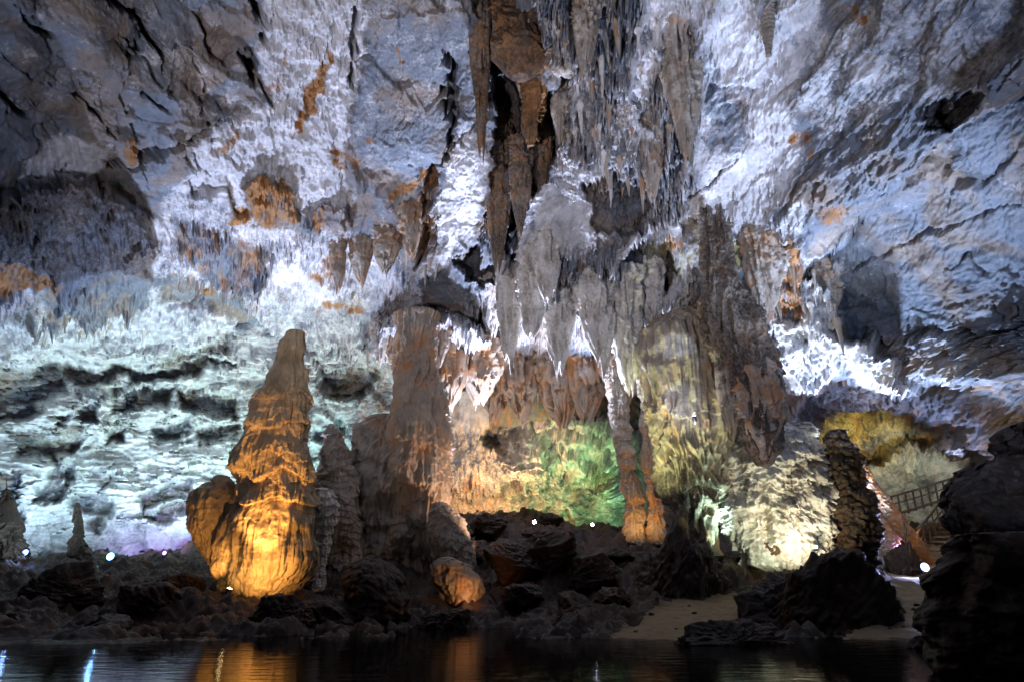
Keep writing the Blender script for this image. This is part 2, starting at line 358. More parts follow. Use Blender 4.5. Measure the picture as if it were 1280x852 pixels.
# smooth central panel
patch([(440, -60), (585, -60), (600, 60), (560, 75), (552, 130), (556, 200), (520, 215), (440, 215), (445, 100), (462, 60)], 8, plate=.35, rub=.12, cal=.22, drip=0)
crack([(500, 20), (502, 120), (500, 190)], 3, -.12); crack([(470, 30), (472, 130), (466, 200)], 3, -.12); crack([(468, 22), (540, 18), (582, 14)], 3, -.2)
patch([(555, 215), (600, 130), (612, 220), (590, 300), (560, 330), (530, 340), (545, 250)], 8, cal=.55, plate=.6, rub=.3, drip=0)
crack([(562, 70), (566, 130), (558, 200)], 12, 3.0); crack([(590, 62), (606, 95), (612, 130), (600, 160), (585, 168)], 9, 2.0)
crack([(583, 172), (560, 190), (548, 208)], 5, 1.0)
ell(438, 20, 10, 60, 5, 0, cal=.7); crack([(448, 0), (442, 60), (437, 110)], 7, 2.0); ell(462, 172, 8, 5, 2, 20, och=.9); ell(500, 72, 4, 10, 2, 0, och=.8)
crack([(541, 208), (530, 245), (536, 300), (524, 330)], 15, 2.6)
patch([(525, 215), (548, 210), (545, 290), (520, 330), (510, 300)], 4, och=.7, drk=.3, drip=.5)
ell(503, 237, 20, 6, 3, -20, och=.95); ell(523, 262, 12, 14, 4, 0, och=.6, drip=.5)
# dark chimney gap: recess shade also put into the colour
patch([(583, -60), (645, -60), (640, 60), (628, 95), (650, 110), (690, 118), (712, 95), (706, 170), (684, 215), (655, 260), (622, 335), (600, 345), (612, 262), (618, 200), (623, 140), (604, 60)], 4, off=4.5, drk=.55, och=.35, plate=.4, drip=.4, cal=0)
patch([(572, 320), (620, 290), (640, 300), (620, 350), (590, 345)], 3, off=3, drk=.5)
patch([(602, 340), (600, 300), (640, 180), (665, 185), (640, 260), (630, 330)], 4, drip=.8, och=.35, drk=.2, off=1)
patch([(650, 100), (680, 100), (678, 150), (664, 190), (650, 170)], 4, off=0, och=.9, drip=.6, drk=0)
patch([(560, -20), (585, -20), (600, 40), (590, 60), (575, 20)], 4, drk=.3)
# hanging dripstone field right of the gap
patch([(640, -60), (900, -60), (880, 40), (885, 120), (875, 200), (860, 270), (800, 290), (740, 300), (690, 240), (690, 200), (708, 100), (725, 60), (700, 20)], 9, drip=1.4, plate=.1, cal=.38, rub=.6, och=.25, drk=.1)
patch([(800, -60), (870, -60), (860, 60), (820, 80), (800, 60)], 10, cal=.95, drip=.7)
patch([(720, -60), (800, -60), (790, 60), (760, 120), (730, 90)], 8, cal=.3, drk=.15, drip=1.7)
patch([(660, -30), (700, -30), (725, 40), (720, 90), (690, 95), (680, 40)], 6, cal=.35, och=.45, off=-1.5, drip=1.0)
patch([(780, 62), (815, 62), (818, 112), (790, 116)], 5, cal=.9, drip=.1, och=.25)
patch([(820, 60), (880, 50), (880, 130), (862, 180), (835, 150)], 5, och=.5, cal=.35, drip=1.3, off=-.8)
patch([(700, 200), (770, 205), (790, 240), (740, 260), (700, 250)], 8, cal=.55, rub=1.1, drip=.5)
patch([(790, 110), (870, 150), (865, 195), (845, 190), (800, 150)], 4, drk=.4, off=1.5, drip=1.2)
patch([(795, 140), (835, 130), (850, 180), (845, 205), (800, 190)], 4, cal=.7, drip=1.5)
patch([(730, 235), (760, 212), (800, 230), (812, 262), (790, 290), (745, 285)], 4, drk=.45, drip=.8, off=1.2, cal=0)
crack([(850, 246), (872, 240), (905, 215), (925, 195)], 4, 1.2)
# pale green-washed panel and folded curtains below it
patch([(650, 290), (675, 218), (700, 245), (735, 255), (740, 290), (715, 330), (680, 335), (635, 330)], 5, cal=.75, plate=.7, drip=0, rub=.5, dir=1)
patch([(620, 330), (680, 325), (740, 290), (800, 280), (860, 300), (880, 360), (850, 400), (820, 440), (770, 480), (700, 500), (620, 480), (590, 420), (580, 360)], 12, drip=1.15, plate=.15, cal=.30, rub=.6, och=.30)
patch([(745, 268), (770, 270), (750, 320), (730, 370), (715, 350), (728, 300)], 4, och=.35, drk=.25, drip=1.)
patch([(725, 345), (745, 335), (752, 400), (775, 460), (745, 470), (715, 400), (690, 350)], 5, cal=.25, drip=.9)
patch([(755, 350), (790, 350), (815, 300), (870, 310), (850, 400), (800, 440), (770, 420)], 7, cal=.9, drip=.7)
patch([(735, 372), (755, 360), (765, 400), (755, 425), (738, 400)], 3, cal=.1, off=-.8, plate=.1, rub=.1)
patch([(770, 320), (812, 300), (830, 300), (845, 330), (830, 365), (790, 375), (775, 350)], 4, drk=.45, off=2.2, cal=0)
patch([(815, 268), (850, 275), (860, 300), (835, 310), (818, 292)], 5, och=.55, cal=.5)
patch([(758, 330), (790, 290), (818, 268), (820, 282), (790, 305), (770, 335)], 3, cal=.95, off=-1)
patch([(640, 330), (600, 400), (590, 470), (640, 470), (690, 400)], 14, och=.3)
crack([(652, 280), (640, 320), (622, 360)], 10, 2.); crack([(690, 340), (680, 380), (668, 410)], 9, 1.6)
# dark mouth under the curtains, middle; hollow's shade coloured in too
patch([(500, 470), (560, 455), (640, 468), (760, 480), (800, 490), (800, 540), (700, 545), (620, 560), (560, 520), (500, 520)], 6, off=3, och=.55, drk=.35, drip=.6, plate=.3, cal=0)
patch([(560, 480), (600, 480), (620, 520), (590, 560), (545, 560), (545, 500)], 6, cal=.7, off=.5, drip=.6, och=.1, drk=0)
patch([(470, 395), (560, 385), (620, 420), (610, 462), (560, 470), (480, 468), (455, 440)], 14, off=-5, drip=.9, plate=.3, cal=.5, och=.3)
# back recess
patch([(545, 540), (640, 540), (640, 680), (545, 690)], 10, drip=.7, cal=.35, och=.4, plate=.3, strata=.2)
patch([(630, 540), (780, 510), (800, 690), (620, 690)], 12, strata=2.0, plate=.7, cal=.40, och=.2, off=1.5, rub=1.8, drip=.3)
patch([(650, 530), (760, 525), (785, 570), (700, 590), (640, 560)], 8, cal=.7)
patch([(700, 598), (730, 588), (795, 572), (800, 590), (740, 606), (712, 612)], 4, off=2.6, drk=.2)
patch([(712, 612), (740, 640), (760, 655), (735, 655), (705, 625)], 4, off=2.6, drk=.2)
# right: bright calcite field and blue limestone
patch([(860, -60), (1010, -60), (1020, 60), (985, 120), (1000, 200), (950, 300), (890, 290), (870, 200), (885, 100)], 14, cal=.85, rub=.3, plate=.6, drip=.3)
patch([(885, 110), (935, 110), (935, 190), (880, 195)], 8, cal=.3, plate=1, drip=0)
patch([(1000, 60), (1060, 20), (1180, -60), (1280, -60), (1290, 60), (1150, 160), (1060, 210), (1000, 150)], 20, cal=.4, plate=1, drip=0, rub=.12)
ell(1008, 15, 20, 12, 4, 0, och=.5); ell(1070, 22, 10, 7, 3, 0, och=.8); ell(1158, 78, 18, 8, 4, -25, och=.6, cal=.7); ell(998, 178, 14, 7, 3, 0, och=.8); ell(1015, 190, 5, 6, 2, 0, och=.9); ell(900, 165, 12, 4, 2, -25, och=.5); ell(1088, 85, 12, 20, 5, 20, cal=.85)
patch([(1005, 210), (1060, 160), (1110, 130), (1160, 125), (1180, 160), (1130, 200), (1050, 290), (1010, 260)], 8, rub=.9, cal=.2, och=.2, drk=.25)
patch([(1157, 135), (1190, 118), (1237, 116), (1215, 145), (1185, 170), (1150, 160)], 3, off=2.8, drk=.6, rub=1)  # hollow set back, its shade painted in by drk
patch([(1225, 118), (1243, 112), (1238, 148), (1190, 175), (1185, 165), (1215, 145)], 3, och=.45, cal=.8)
patch([(1240, 95), (1290, 70), (1290, 100), (1250, 108)], 3, drk=.35, rub=1)
patch([(1133, 222), (1160, 210), (1160, 230), (1140, 244)], 2, drk=.6, off=.8)
patch([(1020, 255), (1055, 250), (1050, 290), (1025, 290)], 3, och=.75)
# big dim slab further right, stepped back behind the bright lip
patch([(1000, 345), (1062, 300), (1130, 225), (1185, 170), (1300, 110), (1400, 110), (1400, 560), (1290, 560), (1130, 430), (1060, 415), (1040, 360)], 2, off=3.4, plate=.55, cal=.12, rub=.35, drip=0, dir=0)
patch([(1060, 300), (1090, 330), (1110, 420), (1060, 420), (1045, 350)], 8, off=3.4, drip=.3, cal=.15)
crack([(1040, 345), (1120, 310), (1200, 280), (1290, 262)], 4, .8); crack([(1180, 335), (1210, 320), (1230, 335)], 4, .9); crack([(1240, 375), (1256, 410)], 5, .8); crack([(1265, 380), (1270, 410)], 4, .7)
patch([(1080, 415), (1150, 420), (1290, 400), (1290, 480), (1210, 500), (1130, 490), (1080, 450)], 8, strata=.9, plate=.5, cal=.25, off=3, och=.05)
patch([(1130, 490), (1290, 470), (1290, 640), (1180, 600), (1100, 560)], 8, strata=.5, rub=1, plate=.6, och=.45, drk=.2, off=4, cal=.15)
patch([(1095, 575), (1140, 560), (1210, 545), (1225, 640), (1100, 665)], 8, cal=.5, och=.3, drk=.15, rub=2.0, off=1.0, strata=.6)  # lit look put into paler rock behind the railing
crack([(1080, 412), (1110, 425), (1160, 416), (1220, 422), (1290, 405)], 10, 1.8); crack([(1110, 480), (1150, 492), (1200, 490), (1230, 470)], 9, 1.5); crack([(1150, 440), (1200, 448), (1220, 460)], 5, .8)
# tan knoll and yellow alcove
patch([(1045, 420), (1090, 420), (1130, 450), (1130, 490), (1100, 500), (1060, 470)], 5, cal=.75, och=.35, off=-1, rub=.8)
patch([(1005, 490), (1050, 480), (1115, 495), (1130, 530), (1110, 580), (1040, 590), (1000, 540)], 5, off=4.5, rub=1.9, cal=.35, och=.3, plate=1, drk=.15, strata=.4)
patch([(1085, 508), (1105, 512), (1100, 535), (1082, 530)], 2, drk=.6)
# mid right
patch([(975, 385), (1000, 378), (1025, 392), (1045, 420), (1046, 462), (1020, 492), (985, 480), (965, 440)], 8, off=-1.2, cal=1.1, rub=1.5, drip=.5, och=0)
patch([(930, 300), (1000, 290), (1010, 350), (1000, 400), (935, 400)], 6, och=.7, drip=.6, cal=.2, off=-.5)
patch([(955, 280), (1000, 240), (1010, 260), (1000, 320), (960, 330)], 6, cal=.5, drip=.5, rub=.8)
patch([(1005, 330), (1050, 320), (1055, 400), (1010, 410)], 6, drip=.7, cal=.6, och=.3)
patch([(880, 270), (935, 260), (940, 330), (900, 360), (870, 330)], 8, cal=.95, drip=.5)
# left ceiling cracks
crack([(5, -5), (35, 28), (68, 52)], 5, 1.2); crack([(118, -4), (140, 8), (165, 20), (186, 36), (200, 56), (204, 72), (202, 90)], 9, 2.6)
crack([(150, 45), (176, 60), (178, 70), (164, 76), (142, 80)], 4, .9); crack([(144, 212), (165, 212), (192, 194), (218, 178), (250, 160), (282, 152)], 9, 2.4)
crack([(235, 185), (243, 206), (268, 216)], 4, 1.); crack([(308, -8), (320, 10), (330, 28), (332, 50)], 13, 3); crack([(309, 72), (313, 90), (317, 108)], 11, 2.5)
crack([(90, 118), (112, 132), (132, 158), (146, 172)], 6, 1.6); crack([(174, 112), (192, 130), (214, 144)], 6, 1.5); crack([(-5, 104), (12, 130), (34, 146), (44, 150)], 8, 2.)
crack([(60, 232), (76, 215), (88, 202)], 4, 1.); crack([(240, 60), (260, 110), (250, 140)], 3, .6); crack([(-5, 60), (40, 100), (80, 115)], 3, .5)
crack([(55, 432), (80, 438)], 3, .8); crack([(205, 390), (250, 382)], 3, .7)
# outlines that jut from the wall
crack([(960, -20), (958, 30), (960, 66)], 9, -1.8)
#END

off = fld['off']; drip, strata, plate, rub = fld['drip'], fld['strata'], fld['plate'], fld['rub']
disp = np.zeros((NR, NC), f32)        # metres towards the hall
hang = np.zeros((NR, NC), f32)        # metres straight down
# limestone plates
lw = fb2(s*.18, t*.18, 4, 3)
def plates(ang, sx, sy, seed, amp):
    a = math.radians(ang); u = (s*math.cos(a)+t*math.sin(a)); v = (-s*math.sin(a)+t*math.cos(a))
    F1, F2, A, B, DX, DY = wor(u/sx+lw*.9, v/sy+fb2(s*.3, t*.3, 3, seed+9)*.6, seed)
    h = (A-.5)*.6+(DX*(B-.5)+DY*(A-.5))*1.1
    e = F2-F1
    return amp*(h-.16*(1-sst(0, .10, e))*sst(-.2,.5,fb2(u*.3,v*.3,2,seed+77)))
pA = plates(-30, 6.5, 4.0, 21, 1.1)+plates(25, 2.6, 1.6, 22, .32)
pB = plates(38, 8.0, 2.4, 23, 1.0)+plates(40, 2.8, 1.5, 24, .34)
dr = fld['dir']
ua = s*math.cos(math.radians(38))+t*math.sin(math.radians(38)); va = -s*math.sin(math.radians(38))+t*math.cos(math.radians(38))
streak = .50*fb2(ua*.14, va*.32+lw, 4, 6, .42)+.10*fb2(ua*.5, va*2.4, 3, 7)
disp += plate*(pA*(1-dr)+(pB*.7+streak)*dr) + plate*(.6*fb2(s*.22, t*.22, 5, 5, .45)+1.3*dr*n2(ua*.035, va*.17, 15)+1.1*(1-dr)*n2((s*.8-t*.6)*.05, (s*.6+t*.8)*.15, 16))
# rubble / crust
F1, F2, A, B, DX, DY = wor(s/1.0+fb2(s*1.1, t*1.1, 3, 41)*.5, t/.75, 43)
F1b, *_r = wor(s/.38, t/.34, 44)
rdg = 1-2*np.abs(n2(s*.8+fb2(s*.9, t*.9, 3, 45)*1.2, t*1.0, 46))
ru = fb2(s*.9+lw*2, t*.8, 6, 47, .64)*(1-dr)+fb2(ua*.75, va*1.1+lw, 5, 47, .6)*dr
disp += rub*(.05*(.6-F1)*(.4+A)+.05*(.6-F1b)+.05*rdg+.50*ru)
# strata ledges
tau = t + .10*s*np.where(s < 6, -1, .3) + .25*s*(s < -12)*0
q = fb2(s*.13-3, tau*.55, 5, 51, .55)*3.0+tau*.20
qs = q-np.floor(q); ter = np.floor(q)+sst(.0, .30, qs)*.15+np.power(qs, 2.2)*.85
band = fb2(s*.22, tau*1.3, 4, 55, .6)
blocks = plates(-12, 3.6, 1.5, 57, .9)
disp += strata*(.60*((ter-np.floor(q))-.5)+1.6*fb2(s*.14, tau*.28, 4, 56, .42)+plates(-14, 6.5, 3.0, 57, 1.5)+plates(18, 3.0, 1.6, 58, .95)+plates(-20, 1.3, .8, 60, .16)+.16*fb2(s*.8, t*1.1, 4, 59, .5))
drip *= .30+.95*sst(-.28, .30, fb2(s*.26, t*.26, 4, 63))
# dripstone: hanging teeth, folds
fold = 1-np.abs(n2(s*1.15+lw*2, t*.22, 61))*2
fold2 = 1-np.abs(n2(s*3.1+lw*3, t*.5, 62))*2
def teeth(sx, sy, seed, jx=0.):
    x = s/sx+fb2(s*.5, t*.3, 2, seed)*.5; y = t/sy
    F1, F2, A, B, DX, DY = wor(x, y, seed+1, .8)
    # DY>0: this point lies below its seed; the tooth narrows downwards
    w = np.clip(.62-.55*(DY+.45), .05, .9)*(.6+.5*A)
    return np.clip(1-np.abs(DX)/w, 0, 1)*sst(-.75, -.2, -DY)*(.35+.65*A)
T1 = teeth(.95, 2.6, 71); T2 = teeth(.5, 1.5, 75); T3 = teeth(.27, .75, 79)
vis = 1+0*s
m1 = sst(-.25, .5, fb2(s*.35, t*.35, 3, 87)); m2 = sst(-.3, .4, fb2(s*.6, t*.6, 3, 89))
disp += drip*(.30*fold*(1-.5*m1)+.16*fold2+.62*m1*T1+.42*m2*T2+.26*T3+.45*fb2(s*.5, t*.35, 4, 83)+.14*fb2(s*2.2, t*1.4, 3, 84, .6))
hang += drip*(.45*m1*T1+.3*m2*T2+.15*T3)
disp += .05*fb2(s*3.5, t*3.5, 3, 91)
disp -= groove*.6
calc = fld['cal']+.34*fb2(s*.6, t*.6, 5, 201, .65)+.12*drip*fb2(s*2.2, t*.8, 3, 203)+.10
och = fld['och']*(.80+.5*fb2(s*1.3, t*.8, 4, 213, .65))+.30*np.clip(fb2(s*.45, t*.35, 5, 211, .62), -.6, 1)+.16*fb2(s*1.7, t*.9, 3, 214)-.03
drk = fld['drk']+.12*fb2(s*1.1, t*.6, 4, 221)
calc = np.where(inview, calc, .35+.3*fb2(s*.3, t*.3, 3, 230))
# normals of the base
gu = np.empty_like(base); gu[:, 1:-1] = base[:, 2:]-base[:, :-2]; gu[:, 0] = base[:, 1]-base[:, -1]; gu[:, -1] = base[:, 0]-base[:, -2]
gv = np.gradient(base, axis=0)
nrm = np.cross(gv, gu); nrm /= np.linalg.norm(nrm, axis=-1, keepdims=True)+1e-9
sgn = np.sign(-(nrm*D).sum(-1, keepdims=True)); nrm *= sgn
dirn = nrm*.55-D*.45; dirn /= np.linalg.norm(dirn, axis=-1, keepdims=True)+1e-9
polefade = (1-sst(60, 86, EL))[..., None]
V = base + dirn*disp[..., None]*polefade + D*off[..., None]*1.0
V[..., 2] -= (hang*polefade[..., 0])
SHELL = V
F = grid_faces(NR, NC, True)
PYb = np.interp(PX, [-200, 0, 200, 430, 560, 800, 1000, 1130, 1280, 1500], [385, 385, 372, 445, 478, 490, 400, 415, 400, 400])
top = (PY < PYb) | (EL > 20) & ~inview
topf = top.ravel()[F[:, 0]]
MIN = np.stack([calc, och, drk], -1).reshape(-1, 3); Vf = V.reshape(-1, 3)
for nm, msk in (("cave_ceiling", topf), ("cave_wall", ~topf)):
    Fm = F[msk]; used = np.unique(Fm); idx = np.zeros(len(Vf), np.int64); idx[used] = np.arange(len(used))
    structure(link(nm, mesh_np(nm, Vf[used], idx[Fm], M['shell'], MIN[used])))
print("shell", len(Vf), time.time()-T0)
def shellpt(px, py):
    d = ray(px, py); a = math.degrees(math.atan2(d[0], d[1])); e = math.degrees(math.atan2(d[2], math.hypot(d[0], d[1])))
    return SHELL[np.argmin(abs(el-e)), np.argmin(abs(az-a))]

# ------------------------------------------------------------------ standing and hanging formations
def formation(name, prof, Y, label=None, cat=None, mat='flow', ratio=.8, flute=.12, tier=.0, tierk=1.0, lump=.2, blk=0., cal=.2, och=.2, drk=.1,
              parent=None, group=None, res=1.0, seed=0, fringe=.25, lean=0., paint=None, open_top=False, sc=1., capk=.3, ledges=None, la=.3, tips=0.):
    prof = sorted(prof, key=lambda q: q[0]); pp = np.array(prof, float)
    n_r = int(min(520, max(24, (pp[-1, 0]-pp[0, 0])*1.15*res))); wmax = (pp[:, 2]-pp[:, 1]).max()
    n_c = int(min(640, max(40, wmax*3.1*res)))
    py = np.linspace(pp[0, 0], pp[-1, 0], n_r)
    def smooth_interp(k):
        v = np.interp(py, pp[:, 0], pp[:, k]); ker = np.hanning(max(3, n_r//40)*2+1); ker /= ker.sum(); pad = len(ker)//2
        vp = np.concatenate([2*v[0]-v[pad:0:-1], v, 2*v[-1]-v[-2:-pad-2:-1]]); return np.convolve(vp, ker, 'valid')
    xl, xr = smooth_interp(1), smooth_interp(2)
    pl = np.array([P(a, b, Y) for a, b in zip(xl, py)]); pr = np.array([P(a, b, Y) for a, b in zip(xr, py)])
    cx = (pl[:, 0]+pr[:, 0])/2; ra = np.maximum((pr[:, 0]-pl[:, 0])/2, .02); z = pl[:, 2]
    rb = np.minimum(ra*ratio, 3.2+.25*ra)
    cy = Y+lean*np.linspace(0, 1, n_r)
    if capk:
        a_ = np.linspace(math.pi/2*.97, 0, 14, endpoint=False); r0, b0 = ra[0], rb[0]
        cx = np.r_[np.full(14, cx[0]), cx]; cy = np.r_[np.full(14, cy[0]), cy]; z = np.r_[z[0]+r0*capk*np.sin(a_), z]
        ra = np.r_[r0*np.cos(a_), ra]; rb = np.r_[b0*np.cos(a_), rb]; n_r += 14
    th = np.linspace(0, 2*math.pi, n_c, endpoint=False)
    ct, st_ = np.cos(th)[None], np.sin(th)[None]
    X = cx[:, None]+ra[:, None]*ct; YY = cy[:, None]+rb[:, None]*st_; Z = np.repeat(z[:, None], n_c, 1)
    sz = min(1., ra.max()/1.2)*sc; k = 1/max(sz, .25)
    sd = seed*17+5
    jag = .8*fb3(X*4.2*k, YY*4.2*k, Z*.5, 2, sd+1)
    d = lump*sz*1.6*fb3(X*.55*k, YY*.55*k, Z*.45*k, 4, sd+2)
    fl = 1-np.abs(n3(X*2.3*k, YY*2.3*k, Z*.16*k, sd+7))*2.2; fl2 = 1-np.abs(n3(X*5.6*k, YY*5.6*k, Z*.35*k, sd+9))*2.2
    d = d+flute*sz*(fl+.55*fl2)
    if tier:
        ph = -Z*tierk*k+1.1*fb3(X*.5, YY*.5, Z*.15, 2, sd+11)+fringe*jag
        w = ph-np.floor(ph); lvl = np.floor(ph)
        saw = np.power(w, 1.3)*(1-sst(.90, 1., w)); d = d+tier*sz*(saw-.35)*(.6+.8*(np.sin(lvl*12.9898)*.5+.5))
        ph2 = -Z*tierk*k*3.3+1.6*fb3(X*.9*k, YY*.9*k, Z*.4, 2, sd+15)+fringe*1.6*jag; w2 = ph2-np.floor(ph2)
        d = d+tier*.34*sz*(np.power(w2, 1.2)*(1-sst(.86, 1., w2))-.35)
    if ledges:
        lz = np.array([P(640, q, Y)[2] for q in ledges])[::-1]
        zz = Z+.75*fb3(X*.6, YY*.6, Z*.15, 2, sd+51)+.10*fb3(X*3.2, YY*3.2, Z*.3, 3, sd+52)
        kx = np.clip(np.searchsorted(lz, zz), 0, len(lz)); lo = lz[np.clip(kx-1, 0, len(lz)-1)]; hi = np.where(kx < len(lz), lz[np.clip(kx, 0, len(lz)-1)], lo+1.5)
        w = np.clip((zz-lo)/(hi-lo), 0, 1); w = np.where(kx == 0, 1., w)
        amp = np.where(kx == len(lz), .25, 1.)*la*np.clip(.35+1.1*fb3(X*.45, YY*.45, Z*.7, 3, sd+55), .03, 1.1)
        d = d+amp*(np.power(1-w, 1.6)-.5)*sst(0, .10, w)+.22*la*fl2*sst(.9, .2, w)+.14*la*n3(X*9, YY*9, Z*.8, sd+57)
    if blk:
        Zr = Z*.75+X*.55+YY*.3; Xr = X*.75-Z*.6
        q3 = fb3(Xr*.55*k, YY*.6*k, Zr*.9*k, 3, sd+21)*3.; q3s = q3-np.floor(q3)
        d = d+blk*sz*((np.floor(q3)+sst(.35, 1, q3s))*.34)
        d = d+blk*.6*sz*(np.abs(fb3(Xr*1.5*k, YY*1.5*k, Zr*2.2*k, 4, sd+25))*2-.5)+blk*.2*sz*fb3(X*5*k, YY*5*k, Z*5*k, 3, sd+27, .6)
    d = d+.03*fb3(X*7, YY*7, Z*7, 2, sd+31)
    lim = (ra*.75)[:, None]; d = np.clip(d, -lim, lim*1.2)
    nx, ny = ct*rb[:, None], st_*ra[:, None]; nl = np.hypot(nx, ny)+1e-6
    X = X+nx/nl*d; YY = YY+ny/nl*d; Z = Z-(.25 if tier else .06)*np.clip(d, -.4, .6)
    if tips:
        uu = np.linspace(0, 1, Z.shape[0])[:, None]
        Z = Z-tips*(uu**2.5)*(np.abs(n3(ct*2.3+seed, st_*2.3, 0*ct+seed*.7, 5))*2+.5*np.abs(n3(ct*6, st_*6+seed, 0*ct, 6))*2-.4)
    V = np.stack([X, YY, Z], -1).reshape(-1, 3); org = np.array([cx[-1], cy[-1], z[-1]])
    nv = len(V); tc = np.array([[cx[0], cy[0], z[0]+ra[0]*.1]]); bc = np.array([[cx[-1], cy[-1], z[-1]-ra[-1]*.3]])
    F = grid_faces(n_r, n_c, True)[:, ::-1]
    i = np.arange(n_c); j = (i+1) % n_c
    F = np.concatenate([F, np.stack([np.full(n_c, nv), np.full(n_c, nv), i, j], 1)*0+np.stack([i, i, j, j], 1)*0+np.stack([j, i, np.full(n_c, nv), np.full(n_c, nv)], 1)]) if False else F
    V = np.concatenate([V, tc, bc])
    ca = cal+.3*fb3(X*.7, YY*.7, Z*.5, 4, sd+41, .6)+.32*n3(X*3.2, YY*3.2, Z*.35, sd+42); oc = och+.28*fb3(X*.5, YY*.5, Z*.35, 4, sd+43, .6); dk = drk+.2*fb3(X*1.1, YY*1.1, Z*.5, 3, sd+47)
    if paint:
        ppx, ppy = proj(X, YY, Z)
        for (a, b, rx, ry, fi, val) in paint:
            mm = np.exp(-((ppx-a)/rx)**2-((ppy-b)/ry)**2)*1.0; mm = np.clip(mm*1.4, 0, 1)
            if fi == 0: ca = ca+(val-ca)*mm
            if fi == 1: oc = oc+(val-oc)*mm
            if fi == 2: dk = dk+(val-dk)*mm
    mi = np.stack([ca, oc, dk], -1).reshape(-1, 3); mi = np.concatenate([mi, mi[:1], mi[-1:]])
    # caps as triangles folded into quads are avoided: add separate triangle fans
    me = mesh_np(name, V-org, F, M[mat], mi)
    caps_v = []
    import bmesh
    bm = bmesh.new(); bm.from_mesh(me); bm.verts.ensure_lookup_table()
    for a in range(n_c):
        b = (a+1) % n_c
        bm.faces.new((bm.verts[nv], bm.verts[a], bm.verts[b])).smooth = True
        bm.faces.new((bm.verts[nv+1], bm.verts[(n_r-1)*n_c+b], bm.verts[(n_r-1)*n_c+a])).smooth = True
    bm.to_mesh(me); bm.free()
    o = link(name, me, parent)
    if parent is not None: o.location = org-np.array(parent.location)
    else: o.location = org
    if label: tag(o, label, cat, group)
    return o

#FORMATIONS
big = formation("stalagmite", [(416, 356, 381), (424, 352, 381), (438, 346, 382), (452, 344, 379), (466, 340, 383), (484, 335, 380), (496, 318, 383), (505, 311, 382), (520, 314, 376), (535, 308, 376), (548, 303, 374),
    (565, 297, 380), (580, 298, 384), (600, 301, 388), (620, 297, 390), (640, 288, 392), (660, 276, 394), (680, 271, 396), (700, 269, 396), (722, 272, 388), (738, 282, 372), (750, 290, 362)], 30,
    "tall tiered stalagmite glowing amber from the lamp at its foot, dark pointed top", "stalagmite", 'amber', .8, .12, .10, .6, .22, cal=.25, och=.15, drk=.05, seed=1, fringe=.30, res=1.4, ledges=[502, 536, 592, 624], la=.42)
formation("side_bulge", [(606, 256, 292), (614, 244, 296), (625, 238, 298), (640, 237, 296), (655, 239, 292), (675, 243, 288), (692, 256, 286), (705, 264, 284)], 30.4, mat='amber', parent=big, flute=.09, tier=.12, tierk=.7, lump=.12, cal=.15, och=.25, seed=2, fringe=.5, res=1.3)
formation("knob", [(596, 266, 286), (602, 264, 292), (612, 266, 300), (625, 272, 305), (640, 280, 306)], 30.2, mat='amber', parent=big, flute=.05, lump=.25, cal=.1, och=.2, seed=3, res=1.3)
formation("stalagmite", [(530, 410, 417), (545, 406, 427), (570, 404, 436), (600, 400, 441), (625, 395, 446), (660, 392, 450), (730, 388, 456)], 33.5,
    "dark jagged stalagmite standing between the amber stalagmite and the tall drapery column", "stalagmite", 'flow', .8, .12, .2, .9, .3, cal=.0, och=.2, drk=.4, seed=4)
formation("drapery_stalagmite", [(612, 394, 414), (630, 388, 420), (650, 392, 418), (668, 392, 412), (685, 384, 410), (705, 380, 404), (738, 380, 402)], 31.5,
    "small white fluted stalagmite at the right foot of the amber stalagmite", "stalagmite", 'flow', .8, .2, .3, 1.1, .2, cal=.8, och=0, drk=.1, seed=5, fringe=.5)
formation("flowstone_mound", [(520, 468, 492), (532, 454, 512), (560, 442, 530), (600, 434, 548), (650, 424, 556), (700, 418, 562), (752, 420, 566)], 36.8,
    "smooth rounded flowstone mound leaning on the left of the tall drapery column", "flowstone mound", 'flow', .8, .22, .22, .35, .6, cal=.05, och=.38, drk=.15, seed=6, ledges=[585, 655], la=.4)
formation("drapery_column", [(395, 494, 548), (425, 496, 546), (440, 499, 542), (470, 497, 541), (485, 498, 549), (500, 494, 554), (530, 492, 558), (560, 490, 560), (600, 494, 561), (640, 502, 558), (665, 510, 560), (700, 520, 562), (750, 522, 566)], 35.2,
    "tall drapery column reaching the ceiling in the middle of the hall, grey above and orange at its foot", "column", 'flow', .8, .17, .34, .36, .25, cal=.12, och=.38, drk=.25, seed=7, fringe=.6, ledges=[560, 605], la=.4)
formation("stalagmite", [(628, 544, 556), (645, 540, 572), (665, 542, 582), (690, 545, 590), (715, 548, 592), (745, 552, 592)], 32.8,
    "stubby fluted stalagmite against the right foot of the tall drapery column", "stalagmite", 'flow', .8, .2, .3, .6, .25, cal=.3, och=.3, seed=8, fringe=.5)
formation("boulder", [(697, 552, 566), (706, 545, 585), (722, 543, 600), (740, 548, 600), (756, 556, 590)], 30.5,
    "rounded boulder lit dull orange at the foot of the tall drapery column", "boulder", 'flow', .9, .08, .1, 1, .4, .1, cal=.1, och=.5, seed=9)
formation("boulder", [(696, 455, 472), (704, 440, 488), (722, 430, 502), (745, 425, 509), (772, 424, 512)], 28.5,
    "dim domed boulder in front of the flowstone mound near the water", "boulder", 'dark', .9, .04, 0, 1, .3, .15, cal=.1, och=.4, drk=.2, seed=10)
formation("column", [(460, 756, 772), (480, 760, 774), (500, 764, 779), (540, 771, 787), (580, 777, 792), (600, 779, 797), (640, 786, 803), (655, 784, 805), (674, 781, 808), (692, 778, 812)], 37.5,
    "slender leaning column lit orange from below, left one of the thin pair", "column", 'flow', .9, .25, .22, .8, .5, cal=.3, och=.35, seed=11, fringe=.8, res=1.6)
